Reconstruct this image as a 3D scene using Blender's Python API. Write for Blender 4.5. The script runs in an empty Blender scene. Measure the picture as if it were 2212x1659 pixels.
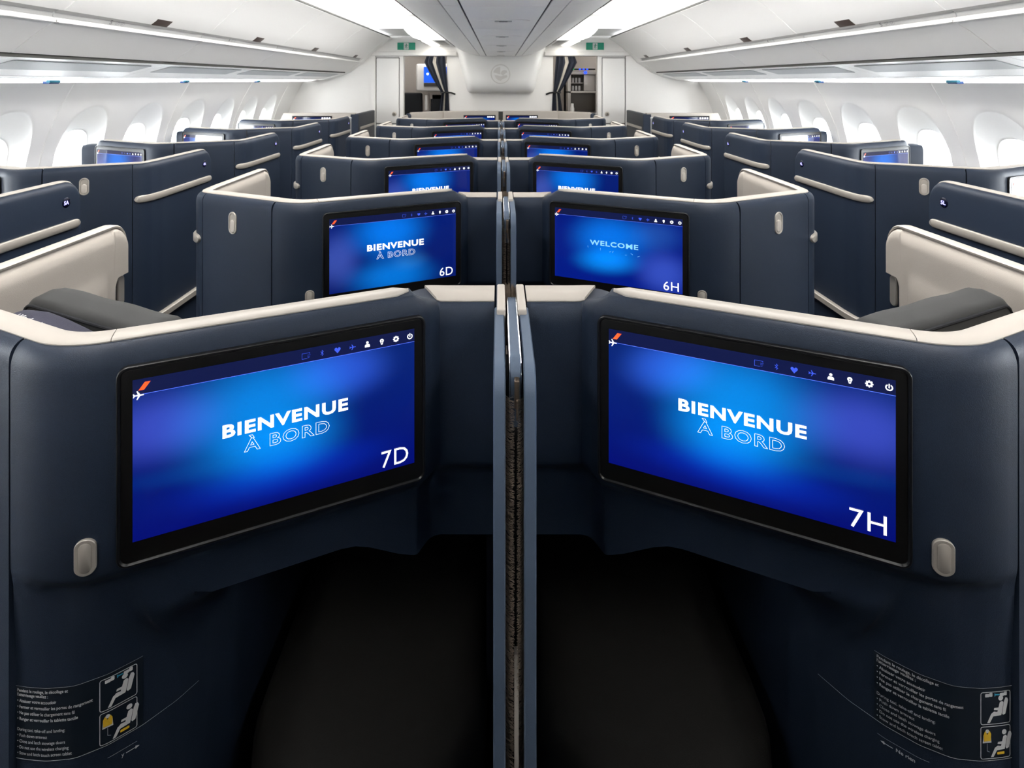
import bpy, bmesh, math, random
from math import sin, cos, pi, sqrt, hypot
from mathutils import Vector
random.seed(7)
scene = bpy.context.scene
COL = scene.collection

# ------------------------------------------------------------------ camera
EYE = 1.585                      # eye height over the carpet
cam_d = bpy.data.cameras.new('camera')
cam = bpy.data.objects.new('camera', cam_d)
COL.objects.link(cam)
cam.location = (-0.023, 0.0, EYE)
cam.rotation_euler = (pi / 2, 0, 0)
cam_d.sensor_width = 36.0
cam_d.lens = 36.0 * 1182.0 / 2212.0
cam_d.shift_x = (1106 - 1077.7) / 2212.0
cam_d.shift_y = -(829.5 - 174.4) / 2212.0
cam_d.clip_start = 0.02
cam_d.dof.use_dof = True
cam_d.dof.focus_distance = 1.0
cam_d.dof.aperture_fstop = 11.0
scene.camera = cam

# ------------------------------------------------------------------ world (overcast daylight outside the windows)
world = bpy.data.worlds.new('daylight')
scene.world = world
world.use_nodes = True
bgn = world.node_tree.nodes['Background']
bgn.inputs[0].default_value = (0.93, 0.97, 1.0, 1)
bgn.inputs[1].default_value = 32.0

# ------------------------------------------------------------------ exposure
vs = scene.view_settings
vs.view_transform = 'Standard'
vs.look = 'None'
vs.gamma = 1.0
vs.use_curve_mapping = False
vs.exposure = 0.12

COVE = 12.0        # ceiling light panels
WASH = 3.6        # sidewall wash lights

# ------------------------------------------------------------------ large lights of the cabin ceiling
def area_light(name, loc, rot, sx, sy, power, color=(1, 0.97, 0.93)):
    d = bpy.data.lights.new(name, 'AREA')
    d.shape = 'RECTANGLE'
    d.size, d.size_y, d.energy, d.color = sx, sy, power, color
    o = bpy.data.objects.new(name, d)
    COL.objects.link(o)
    o.location, o.rotation_euler = loc, rot
    return o

# ------------------------------------------------------------------ materials
MATS = {}
def mat(name, color, rough=0.5, metal=0.0, spec=0.5, bump=0.0, bscale=900.0, emit=None, estr=0.0, var=0.0, coat=0.0):
    m = bpy.data.materials.new(name)
    m.use_nodes = True
    nt = m.node_tree
    p = nt.nodes['Principled BSDF']
    p.inputs['Base Color'].default_value = (*color, 1)
    p.inputs['Roughness'].default_value = rough
    p.inputs['Metallic'].default_value = metal
    p.inputs['Specular IOR Level'].default_value = spec
    p.inputs['Coat Weight'].default_value = coat
    if emit is not None:
        p.inputs['Emission Color'].default_value = (*emit, 1)
        p.inputs['Emission Strength'].default_value = estr
    if bump or var:
        tc = nt.nodes.new('ShaderNodeTexCoord')
        nz = nt.nodes.new('ShaderNodeTexNoise')
        nz.inputs['Scale'].default_value = bscale
        nz.inputs['Detail'].default_value = 2
        nt.links.new(tc.outputs['Object'], nz.inputs['Vector'])
        if bump:
            b = nt.nodes.new('ShaderNodeBump')
            b.inputs['Strength'].default_value = bump
            b.inputs['Distance'].default_value = 0.001
            nt.links.new(nz.outputs['Fac'], b.inputs['Height'])
            nt.links.new(b.outputs['Normal'], p.inputs['Normal'])
        if var:
            mx = nt.nodes.new('ShaderNodeMix')
            mx.data_type = 'RGBA'
            mx.inputs[6].default_value = (*[c * (1 - var) for c in color], 1)
            mx.inputs[7].default_value = (*[min(1, c * (1 + var)) for c in color], 1)
            nt.links.new(nz.outputs['Fac'], mx.inputs[0])
            nt.links.new(mx.outputs[2], p.inputs['Base Color'])
    MATS[name] = m
    return m

mat('navy', (0.0115, 0.0195, 0.037), 0.50, spec=0.32, bump=0.35, bscale=700, var=0.35)
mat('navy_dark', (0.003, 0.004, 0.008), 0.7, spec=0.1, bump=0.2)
mat('cream', (0.43, 0.395, 0.355), 0.42, bump=0.05)
mat('cream_pad', (0.50, 0.455, 0.405), 0.55, bump=0.25, bscale=600, var=0.05)
mat('handle_metal', (0.40, 0.37, 0.33), 0.38, metal=0.35, bump=0.1)
mat('post_blue', (0.075, 0.105, 0.155), 0.45, bump=0.25, bscale=700)
mat('chrome', (0.6, 0.6, 0.62), 0.18, metal=1.0)
mat('bronze', (0.16, 0.12, 0.09), 0.3, metal=0.8)
mat('black', (0.004, 0.004, 0.005), 0.35)
mat('bezel', (0.004, 0.0036, 0.0036), 0.4, spec=0.3, bump=0.1)
mat('bristle', (0.20, 0.16, 0.125), 0.5)
mat('plastic_white', (0.86, 0.855, 0.84), 0.42, bump=0.03)
mat('bin_white', (0.88, 0.875, 0.86), 0.38, bump=0.06, bscale=500)
mat('bin_grey', (0.36, 0.36, 0.355), 0.45, bump=0.06)
mat('psu_grey', (0.46, 0.475, 0.48), 0.5)
mat('slot_dark', (0.03, 0.03, 0.025), 0.6)
mat('latch_brown', (0.055, 0.04, 0.035), 0.4)
mat('print_grey', (0.13, 0.13, 0.13), 0.6)
mat('wall_white', (0.88, 0.875, 0.86), 0.5, bump=0.04)
mat('wall_cream', (0.86, 0.85, 0.83), 0.5)
mat('carpet', (0.012, 0.013, 0.018), 0.95, bump=0.8, bscale=300, var=0.4)
mat('seat_grey', (0.026, 0.027, 0.027), 0.75, bump=0.4, bscale=1200, var=0.15)
mat('seat_dark', (0.016, 0.017, 0.020), 0.8, spec=0.2, bump=0.4)
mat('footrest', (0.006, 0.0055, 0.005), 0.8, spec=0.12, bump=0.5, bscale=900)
mat('placard', (0.005, 0.010, 0.018), 0.45)
mat('print_white', (0.62, 0.62, 0.62), 0.6)
mat('print_yellow', (0.65, 0.40, 0.02), 0.6)
mat('print_cyan', (0.03, 0.30, 0.45), 0.6)
mat('text_white', (0.8, 0.8, 0.8), 0.5, emit=(0.95, 0.98, 1.0), estr=1.0)
mat('text_pale', (0.3, 0.5, 0.7), 0.5, emit=(0.18, 0.60, 0.95), estr=0.75)
mat('text_dim', (0.05, 0.08, 0.2), 0.5, emit=(0.04, 0.06, 0.40), estr=0.8)
mat('icon_blue', (0.05, 0.1, 0.4), 0.5, emit=(0.03, 0.07, 0.75), estr=0.9)
mat('icon_orange', (0.8, 0.1, 0.02), 0.5, emit=(1.0, 0.07, 0.012), estr=1.0)
mat('line_blue', (0.05, 0.1, 0.4), 0.5, emit=(0.09, 0.16, 1.0), estr=0.9)
mat('seatno_glow', (0.4, 0.4, 0.9), 0.5, emit=(0.38, 0.36, 1.0), estr=1.6)
mat('disc_navy', (0.003, 0.004, 0.018), 0.15)
mat('exit_green', (0.0, 0.13, 0.075), 0.5, emit=(0.0, 0.13, 0.075), estr=0.35)
mat('curtain', (0.010, 0.014, 0.026), 0.85, bump=0.3)
mat('curtain_stripe', (0.48, 0.45, 0.40), 0.85)
mat('galley_beige', (0.42, 0.38, 0.345), 0.6)
mat('galley_steel', (0.42, 0.40, 0.38), 0.35, metal=0.4)
mat('galley_dark', (0.035, 0.028, 0.022), 0.5)
mat('led_blue', (0, 0.02, 0.5), 0.5, emit=(0.01, 0.05, 1.0), estr=2.5)
mat('led_green', (0, 0.3, 0.1), 0.5, emit=(0.05, 0.7, 0.2), estr=1.0)
mat('monitor_blue', (0, 0.05, 0.5), 0.3, emit=(0.0, 0.10, 0.70), estr=0.8)
mat('tag_teal', (0.02, 0.16, 0.24), 0.4)
mat('tag_blue', (0.01, 0.05, 0.20), 0.4)
mat('pillow_navy', (0.022, 0.022, 0.042), 0.9, bump=0.8, bscale=500, var=0.3)
mat('emblem', (0.70, 0.685, 0.66), 0.5)
mat('light_panel', (0.9, 0.9, 0.9), 0.5, emit=(1.0, 0.975, 0.94), estr=COVE)
mat('light_wash', (0.9, 0.9, 0.9), 0.5, emit=(1.0, 0.985, 0.96), estr=WASH)
mat('light_galley', (0.9, 0.9, 0.9), 0.5, emit=(1.0, 0.95, 0.88), estr=5.0)
mat('light_fill', (0.9, 0.9, 0.9), 0.5, emit=(1.0, 0.98, 0.95), estr=16.0)
mat('light_spot', (0.9, 0.9, 0.9), 0.5, emit=(1.0, 0.96, 0.88), estr=14.0)
mat('navy_lit', (0.030, 0.034, 0.042), 0.6, bump=0.4, bscale=400, var=0.3)  # the shell navy under different light, that light put into the colour
mat('pale_metal', (0.62, 0.64, 0.66), 0.35, metal=0.2)
mat('glassware', (0.5, 0.5, 0.5), 0.15)

def pane_material():
    m = bpy.data.materials.new('window_pane')
    m.use_nodes = True
    nt = m.node_tree
    nt.nodes.clear()
    out = nt.nodes.new('ShaderNodeOutputMaterial')
    t = nt.nodes.new('ShaderNodeBsdfTransparent')
    t.inputs[0].default_value = (0.95, 0.97, 0.98, 1)
    g = nt.nodes.new('ShaderNodeBsdfGlossy')
    g.inputs['Roughness'].default_value = 0.05
    mx = nt.nodes.new('ShaderNodeMixShader')
    mx.inputs[0].default_value = 0.06
    nt.links.new(t.outputs[0], mx.inputs[1])
    nt.links.new(g.outputs[0], mx.inputs[2])
    nt.links.new(mx.outputs[0], out.inputs[0])
    MATS['pane'] = m
pane_material()

def screen_material(name, blobs, top, bottom, strength=1.0):
    """picture on a cabin screen: soft blue blobs, reflections painted in on the near screens, over a vertical blue ramp, behind glossy glass"""
    m = bpy.data.materials.new(name)
    m.use_nodes = True
    nt = m.node_tree
    N, L = nt.nodes, nt.links
    p = N['Principled BSDF']
    p.inputs['Base Color'].default_value = (0.002, 0.002, 0.004, 1)
    p.inputs['Roughness'].default_value = 0.09
    p.inputs['Specular IOR Level'].default_value = 0.6
    uv = N.new('ShaderNodeUVMap')
    sep = N.new('ShaderNodeSeparateXYZ')
    L.new(uv.outputs[0], sep.inputs[0])
    base = N.new('ShaderNodeMix')
    base.data_type = 'RGBA'
    base.inputs[6].default_value = (*bottom, 1)
    base.inputs[7].default_value = (*top, 1)
    L.new(sep.outputs[1], base.inputs[0])
    cur = base.outputs[2]
    for (cx, cy, rx, ry, rot, col) in blobs:
        s = N.new('ShaderNodeVectorMath'); s.operation = 'SUBTRACT'
        L.new(uv.outputs[0], s.inputs[0]); s.inputs[1].default_value = (cx, cy, 0)
        r = N.new('ShaderNodeVectorRotate'); r.rotation_type = 'Z_AXIS'
        L.new(s.outputs[0], r.inputs['Vector']); r.inputs['Angle'].default_value = rot
        q = N.new('ShaderNodeVectorMath'); q.operation = 'MULTIPLY'
        L.new(r.outputs[0], q.inputs[0]); q.inputs[1].default_value = (1 / rx, 1 / ry, 0)
        ln = N.new('ShaderNodeVectorMath'); ln.operation = 'LENGTH'
        L.new(q.outputs[0], ln.inputs[0])
        mr = N.new('ShaderNodeMapRange'); mr.interpolation_type = 'SMOOTHERSTEP'
        L.new(ln.outputs['Value'], mr.inputs[0])
        mr.inputs[1].default_value = 0.0; mr.inputs[2].default_value = 1.0
        mr.inputs[3].default_value = 1.0; mr.inputs[4].default_value = 0.0
        mx = N.new('ShaderNodeMix'); mx.data_type = 'RGBA'; mx.blend_type = 'ADD' if col[0] >= 0 else 'MIX'
        L.new(mr.outputs[0], mx.inputs[0]); L.new(cur, mx.inputs[6])
        mx.inputs[7].default_value = (*[abs(c) for c in col], 1)
        cur = mx.outputs[2]
    # the menu bar along the top of the picture
    gt = N.new('ShaderNodeMath'); gt.operation = 'GREATER_THAN'
    L.new(sep.outputs[1], gt.inputs[0]); gt.inputs[1].default_value = 0.905
    bar = N.new('ShaderNodeMix'); bar.data_type = 'RGBA'
    L.new(gt.outputs[0], bar.inputs[0]); L.new(cur, bar.inputs[6])
    bar.inputs[7].default_value = (0.006, 0.010, 0.060, 1)
    L.new(bar.outputs[2], p.inputs['Emission Color'])
    p.inputs['Emission Strength'].default_value = strength
    MATS[name] = m

screen_material('screen_a', [
    (0.42, 0.62, 0.42, 0.62, 0.0, (0.0, 0.20, 0.55)),
    (0.50, 0.38, 0.35, 0.30, 0.35, (0.0, 0.10, 0.30)),
    (0.08, 0.68, 0.30, 0.34, 0.0, (0.035, 0.05, 0.30)),  # purplish cabin reflection, painted into the picture
    (0.70, 0.80, 0.28, 0.32, -0.5, (0.02, 0.07, 0.42)),
    (0.15, 0.34, 0.30, 0.10, 0.15, (0.0, 0.015, 0.05)),
    (0.50, 0.18, 0.55, 0.22, 0.0, (0.0, 0.012, 0.22)),
], (0.002, 0.018, 0.17), (0.001, 0.004, 0.16))
screen_material('screen_a_mirror', [
    (0.50, 0.62, 0.42, 0.62, 0.0, (0.0, 0.22, 0.58)),
    (0.45, 0.38, 0.35, 0.30, -0.35, (0.0, 0.10, 0.30)),
    (0.90, 0.66, 0.32, 0.36, 0.0, (0.035, 0.05, 0.30)),  # the same painted reflection, on the opposite side
    (0.24, 0.80, 0.24, 0.34, 0.5, (0.02, 0.08, 0.44)),
    (0.85, 0.34, 0.30, 0.10, -0.15, (0.0, 0.015, 0.05)),
    (0.50, 0.18, 0.55, 0.22, 0.0, (0.0, 0.012, 0.22)),
], (0.002, 0.020, 0.18), (0.001, 0.004, 0.16))
screen_material('screen_b', [
    (0.45, 0.75, 0.45, 0.55, 0.0, (0.0, 0.16, 0.62)),
    (0.48, 0.12, 0.50, 0.40, 0.1, (0.0, 0.15, 0.50)),
    (0.06, 0.45, 0.25, 0.55, 0.0, (0.035, 0.06, 0.22)),
    (0.62, 0.32, 0.22, 0.22, -0.5, (0.01, 0.06, 0.12)),
], (0.001, 0.012, 0.17), (0.001, 0.008, 0.13))
screen_material('screen_c', [
    (0.45, 0.62, 0.45, 0.55, 0.1, (0.0, 0.15, 0.55)),
    (0.42, 0.30, 0.38, 0.26, -0.15, (0.0, 0.17, 0.48)),
    (0.86, 0.25, 0.30, 0.45, 0.0, (0.03, 0.06, 0.26)),
    (0.80, 0.75, 0.30, 0.35, 0.0, (0.01, 0.05, 0.14)),
], (0.001, 0.010, 0.20), (0.001, 0.010, 0.22))

# ------------------------------------------------------------------ object helpers
def link(name, me, parent=None, loc=(0, 0, 0), rot=(0, 0, 0)):
    o = bpy.data.objects.new(name, me)
    COL.objects.link(o)
    o.location, o.rotation_euler = loc, rot
    if parent is not None:
        o.parent = parent
    return o

def tag(o, label, cat, group=None, kind=None):
    o['label'] = label
    o['category'] = cat
    if group: o['group'] = group
    if kind: o['kind'] = kind
    return o

def thing(name, label, cat, loc=(0, 0, 0), group=None, rot=(0, 0, 0)):
    return tag(link(name, None, None, loc, rot), label, cat, group)

def struct(name, me):
    o = link(name, me)
    o['kind'] = 'structure'
    return o

class MB:
    """collects vertices and faces of ONE mesh"""
    def __init__(self):
        self.v, self.f, self.uv = [], [], None
    def add(self, vs_, fs_):
        n = len(self.v)
        self.v += [tuple(p) for p in vs_]
        self.f += [tuple(i + n for i in f) for f in fs_]
    def box(self, x0, x1, y0, y1, z0, z1, b=0.0):
        bm = bmesh.new()
        bmesh.ops.create_cube(bm, size=1)
        for v in bm.verts:
            v.co = ((x0 + x1) / 2 + v.co.x * abs(x1 - x0), (y0 + y1) / 2 + v.co.y * abs(y1 - y0), (z0 + z1) / 2 + v.co.z * abs(z1 - z0))
        if b > 0:
            bmesh.ops.bevel(bm, geom=bm.edges[:] , offset=b, segments=3, affect='EDGES', profile=0.5)
        bm.verts.index_update()
        self.add([v.co[:] for v in bm.verts], [[v.index for v in f.verts] for f in bm.faces])
        bm.free()
        return self
    def tube(self, pts, r, n=12, cap=True):
        pts = [Vector(p) for p in pts]
        rings = []
        for i, p in enumerate(pts):
            a = pts[max(0, i - 1)]; b = pts[min(len(pts) - 1, i + 1)]
            t = (b - a).normalized()
            up = Vector((0, 0, 1)) if abs(t.z) < 0.95 else Vector((1, 0, 0))
            e = t.cross(up).normalized(); g = e.cross(t)
            rr = r[i] if isinstance(r, (list, tuple)) else r
            rings.append([p + e * rr * cos(2 * pi * k / n) + g * rr * sin(2 * pi * k / n) for k in range(n)])
        vs_ = [q for ring in rings for q in ring]
        fs_ = [(i * n + k, i * n + (k + 1) % n, (i + 1) * n + (k + 1) % n, (i + 1) * n + k) for i in range(len(pts) - 1) for k in range(n)]
        if cap:
            fs_ += [tuple(range(n)), tuple(range((len(pts) - 1) * n, len(pts) * n))]
        self.add(vs_, fs_)
        return self
    def loft(self, loops, closed=True, caps=True):
        n = len(loops[0])
        vs_ = [q for l in loops for q in l]
        m = n if closed else n - 1
        fs_ = [(i * n + k, i * n + (k + 1) % n, (i + 1) * n + (k + 1) % n, (i + 1) * n + k) for i in range(len(loops) - 1) for k in range(m)]
        if caps and closed:
            fs_ += [tuple(range(n)), tuple(range((len(loops) - 1) * n, len(loops) * n))]
        self.add(vs_, fs_)
        return self
    def mesh(self, name, material, smooth=35, weld=True):
        me = bpy.data.meshes.new(name)
        me.from_pydata(self.v, [], self.f)
        bm = bmesh.new()
        bm.from_mesh(me)
        if weld:
            bmesh.ops.remove_doubles(bm, verts=bm.verts, dist=1e-5)
        bmesh.ops.recalc_face_normals(bm, faces=bm.faces)
        bm.to_mesh(me)
        bm.free()
        me.materials.append(MATS[material])
        if smooth:
            for p in me.polygons: p.use_smooth = True
            me.set_sharp_from_angle(angle=math.radians(smooth))
        me.update()
        return me

CACHE = {}
def cached(key, fn):
    if key not in CACHE:
        CACHE[key] = fn()
    return CACHE[key]

def rr(w, h, r, n=6, cx=0.0, cz=0.0):
    """rounded rectangle outline, counter-clockwise"""
    r = max(0.0002, min(r, w / 2 - 1e-5, h / 2 - 1e-5))
    out = []
    for (sx, sy, a0) in ((1, 1, 0), (-1, 1, 90), (-1, -1, 180), (1, -1, 270)):
        for k in range(n + 1):
            a = math.radians(a0 + 90 * k / n)
            out.append((cx + sx * (w / 2 - r) + r * cos(a), cz + sy * (h / 2 - r) + r * sin(a)))
    return out

def raised(mb, mp, cx, cz, w, h, r, rings, n=6, fill=True):
    """a raised or sunk rounded plate: rings = (inset, offset) pairs"""
    loops = []
    for (i, off) in rings:
        loops.append([mp(a, b, off) for (a, b) in rr(w - 2 * i, h - 2 * i, r - i, n, cx, cz)])
    mb.loft(loops, True, False)
    if fill:
        m = len(loops[0])
        mb.add(loops[-1], [tuple(range(m))])

# ---- flat lettering -------------------------------------------------------
def text_2d(s, bold=0.0, outline=0.0, spacing=1.0, shear=0.0, align='LEFT'):
    key = ('txt', s, bold, outline, spacing, shear)
    if key in CACHE: return CACHE[key]
    cu = bpy.data.curves.new('t', 'FONT')
    cu.body = s
    cu.size = 1.0
    cu.offset = bold
    cu.space_character = spacing
    cu.shear = shear
    cu.resolution_u = 3
    if outline:
        cu.fill_mode = 'NONE'
        cu.bevel_depth = outline
        cu.bevel_resolution = 0
    o = bpy.data.objects.new('t', cu)
    COL.objects.link(o)
    dg = bpy.context.evaluated_depsgraph_get()
    me = o.evaluated_get(dg).to_mesh()
    vs_ = [(v.co.x, v.co.y) for v in me.vertices]
    zs = [v.co.z for v in me.vertices]
    fs_ = [tuple(p.vertices) for p in me.polygons]
    o.evaluated_get(dg).to_mesh_clear()
    bpy.data.objects.remove(o)
    bpy.data.curves.remove(cu)
    CACHE[key] = (vs_, fs_, zs)
    return CACHE[key]

def put_text(mb, mp, s, x, z, w=None, h=None, bold=0.0, outline=0.0, spacing=1.0, off=0.0, size=None, shear=0.0, xk=1.0):
    """text with its lower-left corner at (x, z); fitted to w x h, or scaled by size"""
    vs_, fs_, zs = text_2d(s, bold, outline, spacing, shear)
    if not vs_: return
    x0 = min(v[0] for v in vs_); x1 = max(v[0] for v in vs_)
    z0 = min(v[1] for v in vs_); z1 = max(v[1] for v in vs_)
    if size is None:
        kx = w / (x1 - x0); kz = h / (z1 - z0)
        oz = z0
    else:
        kx, kz = size * xk, size
        oz = 0.0
    mb.add([mp(x + (vx - (x0 if size is None else 0)) * kx, z + (vz - oz) * kz, off + max(0.0, zz) * kz * 0.4) for (vx, vz), zz in zip(vs_, zs)], fs_)

def poly(mb, mp, pts, off):
    mb.add([mp(a, b, off) for a, b in pts], [tuple(range(len(pts)))])

def stroke(mb, mp, pts, w, off, closed=False):
    n = len(pts)
    segs = range(n if closed else n - 1)
    for i in segs:
        a, b = pts[i], pts[(i + 1) % n]
        dx, dy = b[0] - a[0], b[1] - a[1]
        if hypot(dx, dy) > 0.008:      # split long strokes so they follow curved panels
            m = int(hypot(dx, dy) / 0.006) + 1
            stroke(mb, mp, [(a[0] + dx * q / m, a[1] + dy * q / m) for q in range(m + 1)], w, off)
            continue
        l = hypot(dx, dy) or 1
        nx, ny = -dy / l * w / 2, dx / l * w / 2
        ex, ey = dx / l * w * 0.3, dy / l * w * 0.3
        poly(mb, mp, [(a[0] - ex + nx, a[1] - ey + ny), (a[0] - ex - nx, a[1] - ey - ny), (b[0] + ex - nx, b[1] + ey - ny), (b[0] + ex + nx, b[1] + ey + ny)], off)

def circ(cx, cy, r, n=20, a0=0, a1=360, ry=None):
    ry = r if ry is None else ry
    return [(cx + r * cos(math.radians(a0 + (a1 - a0) * k / n)), cy + ry * sin(math.radians(a0 + (a1 - a0) * k / n))) for k in range(n + (0 if a1 - a0 == 360 else 1))]

# ------------------------------------------------------------------ plan paths
def smooth01(t):
    t = max(0.0, min(1.0, t))
    return t * t * (3 - 2 * t)

class Path:
    """filleted polyline in plan; at(s) gives position and outward normal"""
    def __init__(self, pts, radii, step=0.02, fine=10):
        out = [Vector(pts[0])]
        for i in range(1, len(pts) - 1):
            p, a, b = Vector(pts[i]), Vector(pts[i - 1]), Vector(pts[i + 1])
            r = radii[i]
            u, w = (a - p).normalized(), (b - p).normalized()
            ang = u.angle(w)
            if r < 1e-4 or abs(ang - pi) < 1e-3:
                out.append(p); continue
            t = min(r / math.tan(ang / 2), (a - p).length * 0.49, (b - p).length * 0.49)
            r = t * math.tan(ang / 2)
            c = p + (u + w).normalized() * (r / sin(ang / 2))
            s, e = p + u * t, p + w * t
            a0 = math.atan2(s.y - c.y, s.x - c.x); a1 = math.atan2(e.y - c.y, e.x - c.x)
            d = (a1 - a0 + pi) % (2 * pi) - pi
            for k in range(fine + 1):
                an = a0 + d * k / fine
                out.append(c + Vector((cos(an), sin(an))) * r)
        out.append(Vector(pts[-1]))
        self.p = out
        self.s = [0.0]
        for i in range(1, len(out)):
            self.s.append(self.s[-1] + (out[i] - out[i - 1]).length)
        self.len = self.s[-1]
        self.nrm = []
        for i in range(len(out)):
            a = out[max(0, i - 1)]; b = out[min(len(out) - 1, i + 1)]
            d = (b - a).normalized()
            self.nrm.append(Vector((-d.y, d.x)))
    def at(self, s):
        import bisect
        s2 = max(0.0, min(self.len, s))
        i = max(1, min(len(self.s) - 1, bisect.bisect_left(self.s, s2)))
        ds = self.s[i] - self.s[i - 1]
        t = (s2 - self.s[i - 1]) / ds if ds > 1e-9 else 0
        p = self.p[i - 1].lerp(self.p[i], t)
        n = self.nrm[i - 1].lerp(self.nrm[i], t).normalized()
        if s != s2:
            p = p + Vector((n.y, -n.x)) * (s - s2)
        return p, n
    def s_at_x(self, x):
        for i in range(1, len(self.p)):
            a, b = self.p[i - 1], self.p[i]
            if (a.x - x) * (b.x - x) <= 0 and abs(a.x - b.x) > 1e-9:
                return self.s[i - 1] + (self.s[i] - self.s[i - 1]) * (a.x - x) / (a.x - b.x)
        return self.len
    def stations(self, s0, s1, step=0.03):
        ss = [s for s in self.s if s0 < s < s1]
        n = max(2, int((s1 - s0) / step))
        ss += [s0 + (s1 - s0) * k / n for k in range(n + 1)]
        ss = sorted(ss)
        out = [ss[0]]
        for s in ss[1:]:
            if s - out[-1] > 0.0015: out.append(s)
        if out[-1] < s1 - 1e-6: out[-1] = s1
        return out

# =================================================================== SUITE SHELL
PANEL_END = 1.545
Z_RIM, Z_CAP, S_OUT, TH = 1.185, 1.150, 0.020, 0.036
def make_path(window):
    x0 = {'W-1': 0.030, 'W0': 0.002, 'W1': -0.033, 'W2': -0.080, 'W3': -0.125}.get(window, -0.032)
    pts = [(x0, 1.078), (-0.150, 1.078), (-0.172, 1.0312), (-0.6757, 0.8128), (-1.095, 1.002), (-1.103, 1.10), (-1.103, PANEL_END)]
    return Path(pts, [0, 0.02, 0.03, 0.14, 0.055, 0, 0])
PATHS = {w: make_path(w) for w in (False, 'W-1', 'W0', 'W1', 'W2', 'W3')}

def z_top(x):
    return Z_CAP + (Z_RIM - Z_CAP) * smooth01((-0.135 - x) / 0.055)

def face(pth, s, off):
    p, n = pth.at(s)
    return p + n * (S_OUT + off)

def shell_mesh(sx, window):
    """the padded navy rear face with the screen housing, between the divider and the seam"""
    pth = PATHS[window]
    s1 = pth.s_at_x(-0.7570)
    loops = []
    for s in pth.stations(0.0, s1, 0.025):
        p, n = pth.at(s)
        zt = z_top(p.x)
        inset = 0.004 + 0.026 * smooth01((p.x + 0.757) / 0.08)
        zb = 0.80 - 0.063 * smooth01((p.x + 0.56) / 0.06) - 0.06 * smooth01((p.x + 0.30) / 0.14)
        th = TH + 0.036 * smooth01((p.x + 0.17) / 0.03)
        prof = [(S_OUT - inset - 0.012 * smooth01((p.x + 0.52) / 0.03), zb), (S_OUT - inset, zb + 0.006)]
        for k in range(7):
            t = k / 6
            prof.append((S_OUT - inset * (1 - smooth01(t)), 0.806 + 0.045 * t))
        prof.append((S_OUT, 0.90)); prof.append((S_OUT, 1.00)); prof.append((S_OUT, zt - 0.050))
        for k in range(1, 9):
            a = k / 8 * pi / 2
            prof.append((S_OUT * cos(a), zt - 0.040 + 0.040 * sin(a)))
        prof += [(-th, zt), (-th, zt - 0.02), (-th, zb)]
        loops.append([(sx * (p.x + n.x * d), p.y + n.y * d, z) for d, z in prof])
    return MB().loft(loops).mesh('shell', 'navy', 40)

def wing_mesh(sx, window):
    """smooth navy panel from the seam to the aisle corner"""
    pth = PATHS[window]
    s0 = pth.s_at_x(-0.7612); s1 = pth.s_at_x(-1.058)
    loops = []
    for s in pth.stations(s0, s1, 0.03):
        p, n = pth.at(s)
        prof = [(S_OUT, 0.03), (S_OUT, 0.5), (S_OUT, 1.00), (S_OUT, Z_RIM - 0.034)]
        for k in range(1, 8):
            a = k / 7 * pi / 2
            prof.append((S_OUT * cos(a), Z_RIM - 0.028 + 0.028 * sin(a)))
        prof += [(-TH, Z_RIM), (-TH, 0.03)]
        loops.append([(sx * (p.x + n.x * d), p.y + n.y * d, z) for d, z in prof])
    return MB().loft(loops).mesh('door_panel', 'navy', 40)

def panel_top(pth, s, zt, r=0.055):
    """rounded top corner where the aisle panel ends"""
    e = pth.len - s
    if e >= r: return zt
    return zt - r + sqrt(max(0, r * r - (r - e) ** 2))

def aisle_mesh(sx, window):
    pth = PATHS[window]
    s0 = pth.s_at_x(-1.0605)
    loops = []
    ss = pth.stations(s0, pth.len, 0.03)
    ss = [s for s in ss if s < pth.len - 0.056] + [pth.len - 0.055 * (1 - sin(k / 8 * pi / 2)) for k in range(9)]
    for s in ss:
        p, n = pth.at(s)
        zt = panel_top(pth, s, Z_RIM)
        prof = [(S_OUT, 0.03), (S_OUT, 0.5), (S_OUT, 1.00), (S_OUT, zt - 0.034)]
        for k in range(1, 8):
            a = k / 7 * pi / 2
            prof.append((S_OUT * cos(a), zt - 0.028 + 0.028 * sin(a)))
        prof += [(-0.022, zt), (-0.022, 0.03)]
        loops.append([(sx * (p.x + n.x * d), p.y + n.y * d, z) for d, z in prof])
    return MB().loft(loops).mesh('aisle_panel', 'navy', 40)

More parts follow.
